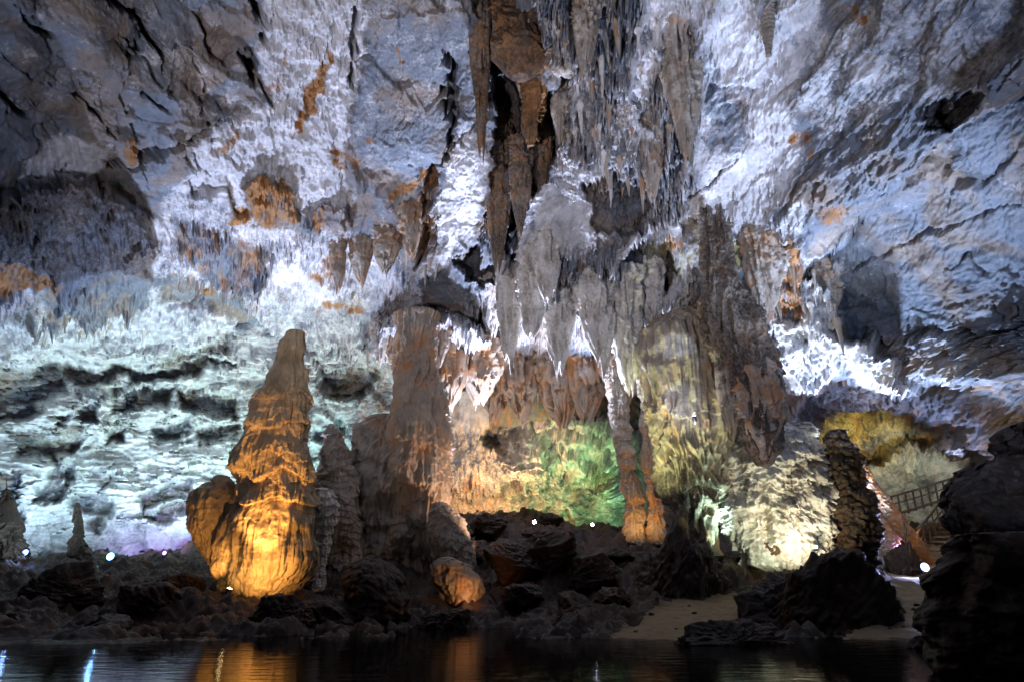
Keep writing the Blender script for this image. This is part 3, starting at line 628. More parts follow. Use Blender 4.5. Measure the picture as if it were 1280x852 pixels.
formation("column", [(470, 798, 808), (500, 801, 811), (530, 803, 815), (560, 804, 818), (600, 810, 826), (635, 814, 828), (655, 813, 829), (674, 811, 831), (692, 808, 834)], 37.2,
    "slender crooked column lit orange from below, right one of the thin pair beside the fluted block", "column", 'flow', .9, .25, .22, .8, .5, cal=.3, och=.35, seed=12, fringe=.8, res=1.6)
formation("fluted_column", [(384, 862, 884), (392, 838, 890), (402, 818, 892), (416, 805, 894), (450, 804, 906), (500, 810, 915), (530, 818, 918), (560, 830, 917), (590, 838, 912), (620, 842, 902), (650, 855, 892), (690, 855, 890)], 33.4,
    "massive olive fluted column block with long vertical flutes and a lit white patch", "column", 'flow', .8, .40, .06, .25, .35, ledges=[520, 612], la=.5, capk=.1, cal=-.05, och=.34, drk=.2, seed=13, fringe=.5, paint=[(845, 432, 26, 18, 0, .8), (850, 500, 34, 30, 0, .6), (860, 620, 60, 60, 2, .55)], sc=.9)  # paint whitens the lamp-lit patches and darkens the shaded foot
formation("hanging_column", [(222, 878, 904), (262, 880, 905), (290, 882, 907), (320, 884, 911), (345, 885, 914), (365, 884, 926), (385, 882, 940), (410, 886, 950), (440, 900, 962), (475, 913, 970), (505, 925, 973), (540, 935, 972), (565, 945, 966), (580, 950, 960)], 29.4,
    "long brown dripstone column hanging from the ceiling, widening into a shaggy cone", "stalactite", 'flow', .75, .3, .2, .35, .3, cal=-.05, och=.35, drk=.6, capk=.05, seed=14, fringe=.7)
formation("flowstone_mass", [(532, 975, 1012), (545, 912, 1022), (560, 902, 1030), (590, 900, 1038), (620, 901, 1042), (650, 908, 1043), (680, 915, 1042), (705, 922, 1040)], 33,
    "broad cauliflower flowstone mass lit warm white from the lamps at its base", "flowstone", 'flow', .6, .10, .32, 1.0, .6, .35, cal=.6, och=.12, seed=16, fringe=.55, res=1.2)
formation("flowstone_crust", [(528, 975, 985), (538, 968, 1000), (552, 965, 1006), (575, 960, 1010)], 32,
    "pale green tinged crusty flowstone knob on top of the lit flowstone mass", "flowstone", 'flow', .8, .10, .25, 1.4, .6, .3, cal=.7, och=.05, seed=26)
formation("rock_pillar", [(538, 1038, 1056), (555, 1034, 1064), (585, 1038, 1076), (620, 1042, 1092), (660, 1044, 1094), (700, 1046, 1092), (730, 1048, 1105)], 32.2,
    "dark brown rock pillar between the lit flowstone mass and the leaning slab", "rock", 'dark', .8, .05, 0, 1, .5, .5, cal=.15, och=.35, seed=17)
slab = formation("leaning_slab", [(556, 1045, 1070), (575, 1052, 1078), (600, 1070, 1094), (630, 1092, 1118), (660, 1116, 1140), (685, 1138, 1160), (703, 1156, 1170)], 36.8,
    "long leaning stone slab edged in orange light running down to the sand path", "rock", 'flow', .5, .05, 0, 1, .15, .2, cal=.15, och=.6, seed=19, res=1.4)
formation("rock", [(642, 1100, 1114), (655, 1091, 1122), (680, 1088, 1122), (700, 1088, 1118), (725, 1090, 1122)], 38,
    "rough rock lit purple behind the blue-white floodlight on the sand", "rock", 'flow', .8, .1, .2, 1.2, .5, .4, cal=.6, och=.0, seed=20)
formation("stone", [(795, 1143, 1155), (802, 1137, 1158), (812, 1134, 1161), (818, 1134, 1161)], 18.6,
    "small dark stone poking out of the water near the right sand beach", "rock", 'dark', .9, .0, 0, 1, .3, .3, drk=.5, seed=24)
formation("rock_outcrop", [(578, 1210, 1400), (590, 1196, 1420), (605, 1184, 1440), (622, 1174, 1450), (648, 1164, 1450), (668, 1172, 1450), (684, 1196, 1450), (700, 1200, 1450)], 16.5,
    "upper dark rock outcrop at the right edge in front of the stairway", "rock", 'dark', .5, .03, 0, 1, .8, .22, cal=.15, och=.15, drk=.2, seed=27, capk=.04)
formation("rock_outcrop", [(668, 1205, 1400), (690, 1190, 1400), (712, 1186, 1400), (735, 1175, 1400), (779, 1175, 1400), (813, 1184, 1400), (848, 1203, 1400), (880, 1210, 1400)], 13.5,
    "lower dark rock outcrop at the right edge standing in the water", "rock", 'dark', .5, .05, 0, 1, .8, .22, cal=.15, och=.35, drk=.15, seed=28, capk=.04)
formation("rock_outcrop", [(532, 1262, 1400), (545, 1256, 1400), (565, 1256, 1400), (590, 1262, 1400)], 18,
    "dark rock spur poking in at the right edge above the outcrops", "rock", 'dark', .6, .05, 0, 1, .4, .5, drk=.3, seed=29, capk=.04)
hm = formation("hanging_flowstone", [(-60, 618, 712), (0, 626, 706), (40, 629, 702), (58, 631, 690), (72, 634, 668), (88, 640, 662), (97, 645, 656)], 23,
    "bulbous brown flowstone mass hanging at the top of the dark ceiling gap", "flowstone", 'flow', .7, .25, .4, .7, .6, cal=-.1, och=.7, drk=.6, seed=30)
formation("flowstone_drapery", [(-60, 690, 740), (0, 690, 730), (40, 686, 724), (70, 690, 720), (92, 700, 712)], 22.7, mat='flow', parent=hm, flute=.25, tier=.35, tierk=1.2, lump=.3, cal=.5, och=.25, seed=31, fringe=.7)
formation("stalactite", [(75, 652, 680), (110, 655, 676), (150, 657, 670), (182, 661, 666)], 25.5,
    "thin ochre drapery dangling under the bulbous brown flowstone", "stalactite", 'amber', .6, .2, .1, 1, .3, cal=-.1, och=.7, drk=.5, seed=32)
formation("stalactite", [(-40, 944, 966), (-20, 948, 964), (20, 951, 966), (50, 955, 965), (70, 959, 963)], 19,
    "single grey-brown stalactite hanging alone at the top against the bright right ceiling", "stalactite", 'flow', .9, .12, .15, 1.5, .2, cal=.1, och=.1, drk=.3, seed=33, res=1.5)
for i, (x, y0, y1, w, Y, lb) in enumerate([(97, 628, 705, 20, 39, "thin dark stalagmite spire left of the middle blue lamp"), (8, 600, 690, 34, 37, "dark rock pinnacle at the left edge of the lit wall")]):
    formation("stalagmite", [(y0, x-1.5, x+1.5), (y0+(y1-y0)*.4, x-w*.22, x+w*.2), (y0+(y1-y0)*.75, x-w*.4, x+w*.42), (y1+8, x-w*.7, x+w*.75)], Y, lb, "stalagmite", 'dark', .8, .25, .2, 1, .5, cal=-.1, och=.35, drk=.3, seed=40+i)
#ENDF
def drapery(x0, x1, y0, y1, label, gr, brown=.4, dk=.2, cal=.25, mat='flow', seed=0, Y=None):
    xm = (x0+x1)/2; w = x1-x0; rg = np.random.default_rng(seed+900)
    if Y is None: Y = float(shellpt(xm, y0+4)[1])-.15
    sh = rg.uniform(-.25, .25)*w; q = []
    for u, k_ in ((-.25, 1.15), (0, 1.0), (.3, .92), (.55, .75), (.75, .52), (.9, .30), (1., .14)):
        j = rg.uniform(-.07, .07, 2)*w; h = w*k_/2; q.append((y0+(y1-y0)*u, xm-h+j[0]+sh*max(u, 0), xm+h+j[1]*.5+sh*max(u, 0)))
    return formation("drapery", q, Y, label, "drapery", mat, .75, .85, .30, .7, .45, tips=(y1-y0)/FP*Y*.25, cal=cal, och=brown, drk=dk, seed=seed, fringe=.7, capk=0., res=.8, group=gr, sc=.8)
formation("drapery", [(438, 945, 950), (452, 938, 960), (468, 930, 967), (495, 927, 970), (528, 938, 966), (555, 947, 960), (574, 953, 957)], 29.05, "ribbed pinkish drapery cone ending the long brown hanging column", "drapery", 'flow', .6, .6, .3, .9, .5, cal=.4, och=.45, seed=70, fringe=.7, capk=0., sc=.9)
drapery(905, 935, 430, 530, "narrow dark drapery on the left flank of the long brown hanging column", "draperies on the flank of the hanging column", .3, .4, .0, seed=71, Y=29.6)
DR = [([(604, 626, 345, 410), (628, 650, 352, 440), (655, 682, 332, 415), (688, 714, 352, 450), (726, 758, 345, 440), (766, 794, 362, 470), (802, 824, 335, 415), (672, 694, 305, 372)],
       "ragged grey-brown drapery in the folded curtains over the middle of the hall", "draperies over the middle of the hall", .22, .05, .62),
      ([(545, 575, 432, 502), (585, 620, 440, 496), (632, 668, 446, 512), (676, 712, 450, 522), (720, 752, 452, 512), (758, 790, 446, 498), (608, 636, 452, 520), (700, 724, 458, 505)],
       "thick brown drapery hanging over the dark mouth in mid picture", "draperies over the dark mouth", .5, .25, .2),
      ([(722, 744, -10, 90), (694, 714, 98, 172), (840, 866, 75, 190), (805, 826, 152, 240)],
       "shaggy grey-brown drapery in the dense field right of the dark ceiling gap", "draperies right of the dark ceiling gap", .35, .15, .35),
      ([(473, 494, 290, 335), (443, 460, 302, 350), (414, 428, 300, 358), (502, 520, 264, 314)],
       "brown drapery among the ochre stains on the ceiling above the tall drapery column", "draperies above the tall drapery column", .45, .2, .3),
      ([(590, 608, -40, 170), (612, 634, 165, 320), (664, 684, 155, 240), (642, 660, 195, 285)],
       "dark brown drapery inside the dark ceiling gap", "draperies inside the dark ceiling gap", .5, .5, .05),
      ([(940, 975, 308, 395), (1014, 1044, 338, 408)], "tan drapery beside the bright white crust on the right", "draperies beside the white crust", .45, .1, .4),
      ([(488, 504, 425, 466), (518, 538, 432, 474), (545, 560, 412, 452), (468, 482, 412, 450)], "grey drapery around the head of the tall drapery column", "draperies around the head of the tall drapery column", .4, .2, .3)]
k_ = 0
for lst, lb, gr, br, dk_, ca_ in DR:
    for (x0, x1, y0, y1) in lst:
        k_ += 1; drapery(x0, x1, y0, y1, lb, gr, br, dk_, ca_, seed=k_)
print("formations", time.time()-T0)

# boulders on the banks (one kind, turned and scaled)
def rock_verts(seed, sub=6, rough=1.):
    import bmesh
    bm = bmesh.new(); bmesh.ops.create_icosphere(bm, subdivisions=sub, radius=1)
    V = np.array([v.co[:] for v in bm.verts]); F = np.array([[v.index for v in f.verts] for f in bm.faces]); bm.free()
    rg = np.random.default_rng(seed); x, y, z = V.T
    N = rg.normal(size=(22, 3)); N /= np.linalg.norm(N, axis=1)[:, None]; H = rg.uniform(.62, 1.0, 22)
    W = V+.10*np.stack([fb3(x*2, y*2, z*2, 3, seed+q) for q in (1, 2, 3)], -1)
    dd = W @ N.T; rr = np.where(dd > .05, H/np.maximum(dd, .05), 9).min(1); rr = np.minimum(rr, 1.15)
    d = rr+.16*fb3(x*1.1, y*1.1, z*1.1, 3, seed+4)
    rx, rz = x*.8+z*.6, z*.8-x*.6
    d += rough*(.10*(np.abs(fb3(rx*1.6, y*1.6, rz*4.5, 4, seed+9, .6))*2-.5)+.05*fb3(x*7, y*7, z*7, 4, seed+11, .65))
    V = V*d[:, None]
    mi = np.stack([.1+.35*fb3(x*2, y*2, z*2, 4, seed+5), .35+.45*fb3(x, y, z, 4, seed+6), .1+.35*fb3(x*2, y*2, z*2, 3, seed+7)], -1)
    return V, F, mi
def boulder_mesh(seed):
    V, F, mi = rock_verts(seed); V[:, 2] *= .72
    return mesh_np("boulder", V, F, M['dark'], mi)
def big_rock(name, x0, x1, y0, y1, Y, dep, seed, label, cat):
    a, b = P(x0, y1, Y), P(x1, y0, Y); c = (a+b)/2; c[2] = a[2]; V, F, mi = rock_verts(seed, 7)
    mx = np.abs(V[:, 0]).max(); V[:, 0] *= (b[0]-a[0])/2/mx; V[:, 1] *= dep; V[:, 2] *= (b[2]-a[2])/V[:, 2].max()
    o = link(name, mesh_np(name, V, F, M['dark'], mi)); o.location = c; return tag(o, label, cat)
BM = [boulder_mesh(300+i*11) for i in range(5)]

# ------------------------------------------------------------------ terrain: banks, sand
CT = []
for a, b in [(-200, 815), (0, 806), (120, 803), (250, 798), (350, 793), (450, 788), (560, 785), (640, 786), (720, 792), (780, 798), (850, 800), (930, 800), (1040, 798), (1100, 798), (1170, 798), (1260, 800), (1400, 810)]:
    CT.append(tuple(Wt(a, b)[:2])+(0.0,)); w = Wt(a, b+22); CT.append(tuple(w[:2])+(-.7,))
for a, b, Y in [(-150, 740, 27), (-150, 700, 34), (0, 765, 25), (0, 720, 33), (0, 703, 40), (150, 765, 25), (150, 722, 32), (150, 708, 39), (200, 706, 39), (240, 725, 33), (280, 738, 29.5), (350, 740, 30), (250, 770, 26), (420, 748, 30), (480, 770, 28.5), (550, 755, 30), (600, 758, 30),
                (600, 705, 35), (650, 660, 39), (700, 662, 39.5), (740, 676, 41), (700, 715, 33), (620, 722, 33), (650, 770, 30), (780, 672, 37), (850, 690, 35), (850, 746, 29.5), (900, 747, 29.5), (790, 775, 26), (840, 775, 25.5), (950, 706, 33), (1030, 698, 33), (1090, 720, 34),
                (1130, 716, 36), (1180, 700, 40), (1150, 765, 26.5), (1080, 785, 23.5), (1185, 765, 26), (1300, 720, 30), (1300, 700, 40), (1150, 660, 46), (640, 640, 50), (760, 665, 50), (400, 690, 45), (200, 690, 46), (0, 690, 46), (900, 660, 48), (500, 660, 48)]:
    CT.append(tuple(P(a, b, Y)))
for x in (-45, -25, 0, 25, 45): CT.append((x, 6, -3.)); CT.append((x, 62, 5.))
CT.append((-45, 30, 2)); CT.append((45, 30, 2)); CT.append((-45, 45, 4)); CT.append((45, 45, 4))
CT = np.array(CT)
kk = lambda d: d
Kt = np.sqrt(((CT[:, None, :2]-CT[None, :, :2])**2).sum(-1)+.3); nn_ = len(CT)
At = np.zeros((nn_+3, nn_+3)); At[:nn_, :nn_] = Kt; At[:nn_, nn_:] = np.c_[np.ones(nn_), CT[:, :2]]; At[nn_:, :nn_] = At[:nn_, nn_:].T
wt = np.linalg.solve(At, np.r_[CT[:, 2], 0, 0, 0])
def ground_z(x, y):
    x = np.asarray(x, float); y = np.asarray(y, float); shp = x.shape; xs, ys = x.ravel(), y.ravel(); o = np.empty(len(xs))
    for i in range(0, len(xs), 40000):
        a, b = xs[i:i+40000], ys[i:i+40000]
        o[i:i+40000] = np.sqrt((a[:, None]-CT[:, 0])**2+(b[:, None]-CT[:, 1])**2+.3) @ wt[:nn_]+wt[nn_]+wt[nn_+1]*a+wt[nn_+2]*b
    return o.reshape(shp)
gx = np.linspace(-36, 36, 900); gy = np.concatenate([np.linspace(8, 18, 30)[:-1], np.linspace(18, 44, 330), np.linspace(44.2, 60, 60)])
GX, GY = np.meshgrid(gx, gy); GZ = ground_z(GX, GY)
gpx, gpy = proj(GX, GY, GZ)
wv = fb2(GX*.5, GY*.5, 3, 900)*6
sand = np.zeros(GX.shape)
for pts in ([(760, 800), (800, 775), (835, 752), (868, 742), (925, 742), (925, 812), (760, 812)], [(1030, 812), (1075, 780), (1125, 752), (1100, 730), (1120, 700), (1150, 680), (1230, 680), (1230, 812)]):
    sand = np.maximum(sand, 1-sst(-6, 8, sd_poly(pts, (gpx+wv).astype(f32), gpy.astype(f32))))
rk = np.abs(fb2(GX*.45, GY*.35, 6, 910, .62)); q = fb2(GX*.22, GY*.3, 3, 920)*4; stp = (np.floor(q)+sst(.75, 1, q-np.floor(q)))*.30
rock = 1.0*rk+.7*stp+.35*fb2(GX*1.3, GY*1.6, 5, 930, .65)-.2
near = sst(19, 23, GY)
GZ = GZ+(1-sand)*rock*near*.9+sand*.10*fb2(GX*1.1, GY*1.1, 4, 940, .6)-sand*.02
GV = np.stack([GX, GY, GZ], -1).reshape(-1, 3); GF = grid_faces(*GX.shape)
sf = sand.ravel()[GF].mean(1) > .5
wet = sst(.0, .5, GZ)
gmi = np.stack([.05+.3*fb2(GX*.8, GY*.8, 4, 950), .35+.35*fb2(GX*.4, GY*.4, 3, 955), .1+.2*fb2(GX, GY, 3, 957)], -1).reshape(-1, 3)
for nm, ms, mt in (("rocky_bank", ~sf, 'dark'), ("sand_bank", sf, 'sand')):
    Fm = GF[ms]; used = np.unique(Fm); idx = np.zeros(len(GV), np.int64); idx[used] = np.arange(len(used))
    structure(link(nm, mesh_np(nm, GV[used], idx[Fm], M[mt], gmi[used]*(1 if mt == 'dark' else .8))))
wv_ = np.array([(-45, -45, 0), (45, -45, 0), (45, 60, 0), (-45, 60, 0)], float)
structure(link("water", mesh_np("water", wv_, np.array([[0, 1, 2, 3]]), M['water'], smooth=False)))
def gz(x, y):
    j = np.argmin(abs(gx-x)); i = np.argmin(abs(gy-y)); return GZ[i, j]

# ------------------------------------------------------------------ bank boulders
big_rock("boulder", 908, 1098, 684, 800, 26, 2.4, 822, "huge dark jagged boulder between the two sand patches", "boulder")
big_rock("boulder", 1030, 1132, 712, 772, 27.5, 1.3, 829, "dark wedge of rock reaching from the huge boulder to the right sand", "boulder")
big_rock("boulder", 824, 990, 772, 818, 20.3, 1.2, 823, "low flat brown rock lying at the waterline before the yellow sand patch", "rock")
big_rock("rock_outcrop", 790, 912, 636, 750, 31.2, 2.2, 825, "shadowed rock outcrop beneath the fluted column behind the yellow sand", "rock")
big_rock("boulder", 1108, 1152, 676, 722, 36.2, .9, 821, "round black boulder just left of the blue-white floodlight on the sand", "boulder")
BL = [(70, 745, 27, 1.7, "flat-topped dark boulder low on the left bank under the leftmost blue lamp"), (190, 762, 26.5, 1.5, "angular brown boulder on the left bank below the middle blue lamp"),
      (20, 790, 23, 1.3, "dark boulder at the waterline in the lower left corner"), (130, 788, 23.5, 1.0, "small dark boulder at the waterline left of the amber stalagmite"),
      (225, 738, 29, 1.2, "blocky dark boulder tucked against the left foot of the amber stalagmite"), (352, 775, 25.2, 1.2, "reddish brown boulder in front of the amber stalagmite"),
      (400, 772, 27, 1.3, "dark boulder between amber stalagmite and domed boulder at the shore"), (560, 780, 27.5, 1.1, "dark brown boulder at the shore below the orange lit boulder"),
      (640, 700, 33, 1.7, "large dim boulder on the central rubble slope, left of its crest"), (690, 690, 33.5, 1.9, "broad dark boulder crowning the central rubble slope"), (740, 722, 32, 1.5, "dark boulder half way down the central rubble slope"),
      (610, 660, 38, 1.1, "tan boulder right of the stubby fluted stalagmite"), (590, 690, 35, 1.0, "tan broken boulder between the drapery column and central slope"), (575, 668, 36, .7, "small pale boulder wedged behind the orange lit boulder"),
      (655, 745, 30.5, 1.3, "dark boulder low on the central rubble slope"), (720, 765, 29, 1.1, "brown boulder near the shore left of the yellow sand"), (765, 700, 34, 1.2, "dark boulder below the thin orange columns"),
      (768, 750, 29, .9, "small brown boulder beside the tip of the yellow sand"), (690, 652, 40, .8, "small boulder silhouetted before the warm glow in the back recess"), (665, 668, 38, .9, "small dark boulder in front of the warm lamp of the back recess"),
      (962, 688, 31.8, .5, "greenish rounded stone at the base of the lit flowstone mass"), (1062, 700, 31, .8, "pale topped stone right of the lamp under the flowstone mass"), (1075, 735, 29, 1.2, "dark boulder left of the sand path"),
      (700, 785, 27.5, .8, "low dark boulder at the shore in mid picture")]
for i, (a, b, Y, r, lb) in enumerate(BL):
    o = link("boulder", BM[i % 5]); p = P(a, b, Y); o.location = p; o.scale = (r, r*.9, r*(.75+.3*random.random())); o.rotation_euler = (random.uniform(-.3, .3), random.uniform(-.3, .3), random.uniform(0, 6.28))
    tag(o, lb, "boulder", "boulders on the banks")

for k in range(34):
    a, b = (random.uniform(1060, 1180), random.uniform(735, 792)) if k % 3 else (random.uniform(790, 915), random.uniform(752, 792))
    d = ray(a, b); t_ = 14.
    while t_ < 45 and (CAM+d*t_)[2] > gz(*(CAM+d*t_)[:2]): t_ += .15
    p = CAM+d*t_; o = link("stone", BM[k % 5]); q_ = random.uniform(.05, .16); o.location = (p[0], p[1], gz(p[0], p[1])+.01); o.scale = (q_, q_, q_*.7); o.rotation_euler = (0, 0, random.uniform(0, 6.3))
    tag(o, "small dark stone lying on the sand", "stone", "stones on the sand banks")

# ------------------------------------------------------------------ small stalactites in clusters
def stal_mesh(seed, L=1., w=0.):
    n_r, n_c = 22, 14; u = np.linspace(0, 1, n_r)[:, None]; th = np.linspace(0, 2*math.pi, n_c, endpoint=False)[None]
    r = .13*(1-u)**.8*(1+.6*np.exp(-((u-.1)/.12)**2))+.010; x = np.cos(th)*r; y = np.sin(th)*r; z = -u*L+0*th
    d = 1+.35*n3(x*9+seed, y*9, z*1.1, seed)+.18*n3(x*14, y*14+seed, z*6, seed+2)
    bx = .05*np.sin(u*3+seed); x = x*d+bx; y = y*d+.04*np.cos(u*2+seed)
    V = np.stack([x, y, z], -1).reshape(-1, 3); mi = np.stack([w+.4*n3(x*5, y*5, z*3, seed), .45-.5*w+.4*n3(x*3, y*3, z*2, seed+4), .1+.2*n3(x*3, y*3, z*2, seed+5)], -1).reshape(-1, 3)
    return mesh_np("stalactite", V, grid_faces(n_r, n_c, True)[:, ::-1], M['flow'], mi)
SM = [stal_mesh(500+i*7, 1., .1+.1*i) for i in range(8)]
CL = [  # polygon corner px box, count, length px range, label, group
      ([(200, 330), (320, 372), (330, 385), (215, 345)], 26, (10, 24), "small stalactite in the fringe above the lit left wall", "stalactites fringing the left dripstone band"),
      ([(40, 395), (190, 392), (190, 410), (60, 420)], 26, (8, 20), "short stalactite under the shaggy band at the far left", "stalactites under the far left dripstone band"),
      ([(400, 300), (540, 290), (550, 330), (430, 330)], 18, (12, 34), "grey stalactite on the ceiling left of the dark gap", "stalactites left of the dark ceiling gap"),
      ([(430, 430), (600, 440), (600, 475), (480, 465)], 34, (8, 34), "brown stalactite around the head of the tall drapery column", "stalactites around the head of the tall drapery column"),
      ([(600, 440), (790, 450), (790, 480), (600, 480)], 30, (10, 44), "brown stalactite fringing the dark mouth in mid picture", "stalactites above the dark mouth"),
      ([(620, 340), (800, 320), (850, 380), (640, 430)], 36, (10, 44), "grey stalactite in the curtains over the middle of the hall", "stalactites in the middle curtains"),
      ([(690, 10), (860, 10), (860, 240), (720, 240)], 70, (16, 52), "grey stalactite in the dense field right of the dark ceiling gap", "stalactites right of the dark ceiling gap"),
      ([(955, 330), (1045, 330), (1050, 400), (960, 380)], 12, (14, 40), "tan stalactite hanging near the bright white flowstone knob", "stalactites near the white flowstone knob")]
for pts, cnt, (l0, l1), lb, gr in CL:
    xs = [p[0] for p in pts]; ys = [p[1] for p in pts]; k = 0
    while k < cnt:
        x, y = random.uniform(min(xs), max(xs)), random.uniform(min(ys), max(ys))
        if sd_poly(pts, np.array([x], f32), np.array([y], f32))[0] > 0: continue
        p = shellpt(x, y); L = (l0*.6+(l1-l0*.6)*random.random()**2.2)/FP*np.linalg.norm(p-CAM)*1.05
        o = link("stalactite", SM[random.randrange(8)]); o.location = (p[0], p[1]-.1, p[2]+.25*L)
        w = min(1.3, (.25+.75*L)*random.uniform(.5, 1.15)); o.scale = (w, w, L*1.25); o.rotation_euler = (0, 0, random.uniform(0, 6.28))
        tag(o, lb, "stalactite", gr); k += 1

# ------------------------------------------------------------------ stairway with railings
st = empty("stairway", P(1150, 655, 42)); org = np.array(st.location)
tag(st, "wooden walkway and stairway with railings beyond the dark right outcrop", "stairway")
railA = [(1098, 625), (1122, 618), (1150, 610), (1178, 601), (1200, 594)]
Ys = [43, 42.6, 42.2, 41.8, 41.4]
dm = MB()
for i in range(4):
    a = P(railA[i][0], railA[i][1]+24, Ys[i]); b = P(railA[i+1][0], railA[i+1][1]+24, Ys[i+1]); dm.box(a+[0, .6, 0], b+[0, .6, 0], 1.5, .10)
dm.build("deck", M['wood'], st, origin=org)
for i in range(4):
    mb = MB(); mb.box(P(*railA[i], Ys[i]), P(*railA[i+1], Ys[i+1]), .11, .12); mb.build("handrail", M['wood'], st, origin=org)
    mb = MB(); mb.box(P(railA[i][0], railA[i][1]+10, Ys[i]), P(railA[i+1][0], railA[i+1][1]+10, Ys[i+1]), .06, .08); mb.build("rail", M['wood'], st, origin=org)
for k in range(13):
    u = k/12*4; i = min(3, int(u)); f = u-i; x = railA[i][0]*(1-f)+railA[i+1][0]*f; y = railA[i][1]*(1-f)+railA[i+1][1]*f; Y = Ys[i]*(1-f)+Ys[i+1]*f
    mb = MB(); p = P(x, y, Y); mb.box(p+[0, 0, .05], p-[0, 0, 1.2], .09, .09); mb.build("post", M['wood'], st, origin=org)
A0, A1 = P(1176, 626, 40.5), P(1140, 672, 38.5)
mb = MB(); mb.box(A0, A1, .09, .10); mb.build("handrail", M['wood'], st, origin=org)
mb = MB(); mb.box(A0-[0, 0, .5], A1-[0, 0, .5], .06, .08); mb.build("rail", M['wood'], st, origin=org)
for k in range(7):
    p = A0+(A1-A0)*k/6; mb = MB(); mb.box(p+[0, 0, .03], p-[0, 0, 1.2], .07, .07); mb.build("post", M['wood'], st, origin=org)
for k in range(9):
    p = A0+(A1-A0)*k/8-[0, 0, 1.2]; mb = MB(); mb.box(p, p+[1.9, 0, 0], .32, .06); mb.build("step", M['wood'], st, origin=org)

# ------------------------------------------------------------------ lamps
def spot(px, py, Y, tx, ty, tY, power, col, ang=80, blend=.6, rad=.12, loc=None):
    ld = bpy.data.lights.new("spotlight", 'SPOT'); ld.energy = power; ld.color = col; ld.spot_size = math.radians(ang); ld.spot_blend = blend; ld.shadow_soft_size = rad
    o = bpy.data.objects.new("spotlight", ld); C.objects.link(o)
    p = P(px, py, Y) if loc is None else np.array(loc); q = P(tx, ty, tY); o.location = p
    from mathutils import Vector
    o.rotation_euler = Vector(q-p).to_track_quat('-Z', 'Y').to_euler(); return o
def fixture(px, py, Y, label, col, es, toward=(0, -1, .25), r=.16, stand=True):
    from mathutils import Vector
    p = P(px, py, Y); g_ = gz(p[0], p[1])
    if stand: p[2] = max(p[2], g_+.45)
    e = empty("floodlight", p)
    tag(e, label, "floodlight", "floodlights along the cave floor"); d = Vector(toward).normalized(); q = d.to_track_quat('Z', 'Y'); e.rotation_euler = q.to_euler()
    mb = MB(); mb.tube([(0, 0, -.34), (0, 0, -.30), (0, 0, -.16), (0, 0, -.02), (0, 0, .03)], [r*.4, r*.75, r*.95, r*1.15, r*1.2], 20); mb.build("housing", M['metal'], e, 0)
    mb = MB(); mb.tube([(0, 0, .028), (0, 0, .04), (0, 0, .04+r*.22), (0, 0, .04+r*.36), (0, 0, .04+r*.42)], [r*1.0, r*1.0, r*.85, r*.5, r*.1], 20); mb.build("lens", plain("lamp_lens", (.8, .8, .8), .2, 0, col, es), e, 0)
    mb = MB(); mb.tube([(-r*1.3, 0, -.1), (-r*1.3, -r*1.9, -.1), (r*1.3, -r*1.9, -.1), (r*1.3, 0, -.1)], .02, 8); mb.build("bracket", M['metal'], e, 0)
    if stand:
        from mathutils import Matrix
        lo = e.matrix_basis.inverted() @ Vector((p[0], p[1], min(g_-.15, p[2]-.3))); mb = MB(); mb.tube([(0, -.02, -.16), tuple(lo)], .025, 8); mb.build("stand", M['metal'], e, 0)
    return e
WB = (.52, .77, 1.); CY = (.58, 1., .88); BL_ = (.35, .5, 1.); OR = (1., .52, .16); WW = (1., .82, .55); LV = (.60, .69, 1.)
mb = MB(); mb.tube([P(1131, 640, 36.0), P(1133, 660, 35.8), P(1132, 680, 35.5), P(1134, 700, 35.3), P(1140, 711, 35.0), P(1154, 712, 34.6)], .022, 8)
tag(mb.build("cable", M['rubber'], None, 0), "thin cable running down beside the leaning slab to the blue-white floodlight", "cable")
#LIGHTS
def up(p, h):
    p = np.array(p, float); p[2] = max(p[2], gz(p[0], p[1])+h); return p
def flood(px, py, Y, tx, ty, tY, power, col, ang=150, blend=.8, rad=.35, h=.5):
    return spot(0, 0, 0, tx, ty, tY, power, col, ang, blend, rad, loc=up(P(px, py, Y), h))
# left wall row
fixture(32, 690, 37, "leftmost of the three small blue-white lamps on the left bank", (.22, .45, 1), 4, r=.15)
fixture(137, 702, 38, "bright blue-white lamp in the middle of the three on the left bank", (.22, .52, 1), 6, r=.2)
fixture(204, 702, 39, "faint violet-blue lamp beside the amber stalagmite, right of the bright one", (.35, .25, 1), 4, r=.11)
flood(60, 706, 34, 20, 420, 44, 2400, WB, 100)
flood(215, 706, 36, 210, 400, 48, 2600, (.65, .95, .95), 100)
flood(420, 690, 40, 420, 440, 51, 1300, WB, 100)
flood(-30, 698, 36, -45, 480, 38.5, 800, WB, 150, rad=.12, h=.3)
flood(25, 698, 38, 10, 480, 40.5, 1000, WB, 150, rad=.12, h=.3)
flood(85, 698, 40, 70, 480, 42.5, 1100, WB, 150, rad=.12, h=.3)
flood(150, 698, 41.5, 135, 480, 44.0, 1300, WB, 150, rad=.12, h=.3)
flood(225, 698, 43.5, 210, 480, 46.0, 1500, CY, 150, rad=.12, h=.3)
flood(300, 698, 45, 285, 480, 47.5, 1600, (.52, 1, .82), 150, rad=.12, h=.3)
flood(375, 698, 46.5, 360, 480, 49.0, 1500, (.6, 1, .85), 150, rad=.12, h=.3)
flood(440, 698, 47.5, 425, 480, 50.0, 1100, WB, 150, rad=.12, h=.3)
flood(204, 700, 43.0, 215, 660, 47, 1300, (.45, .3, 1), 100, rad=.1)
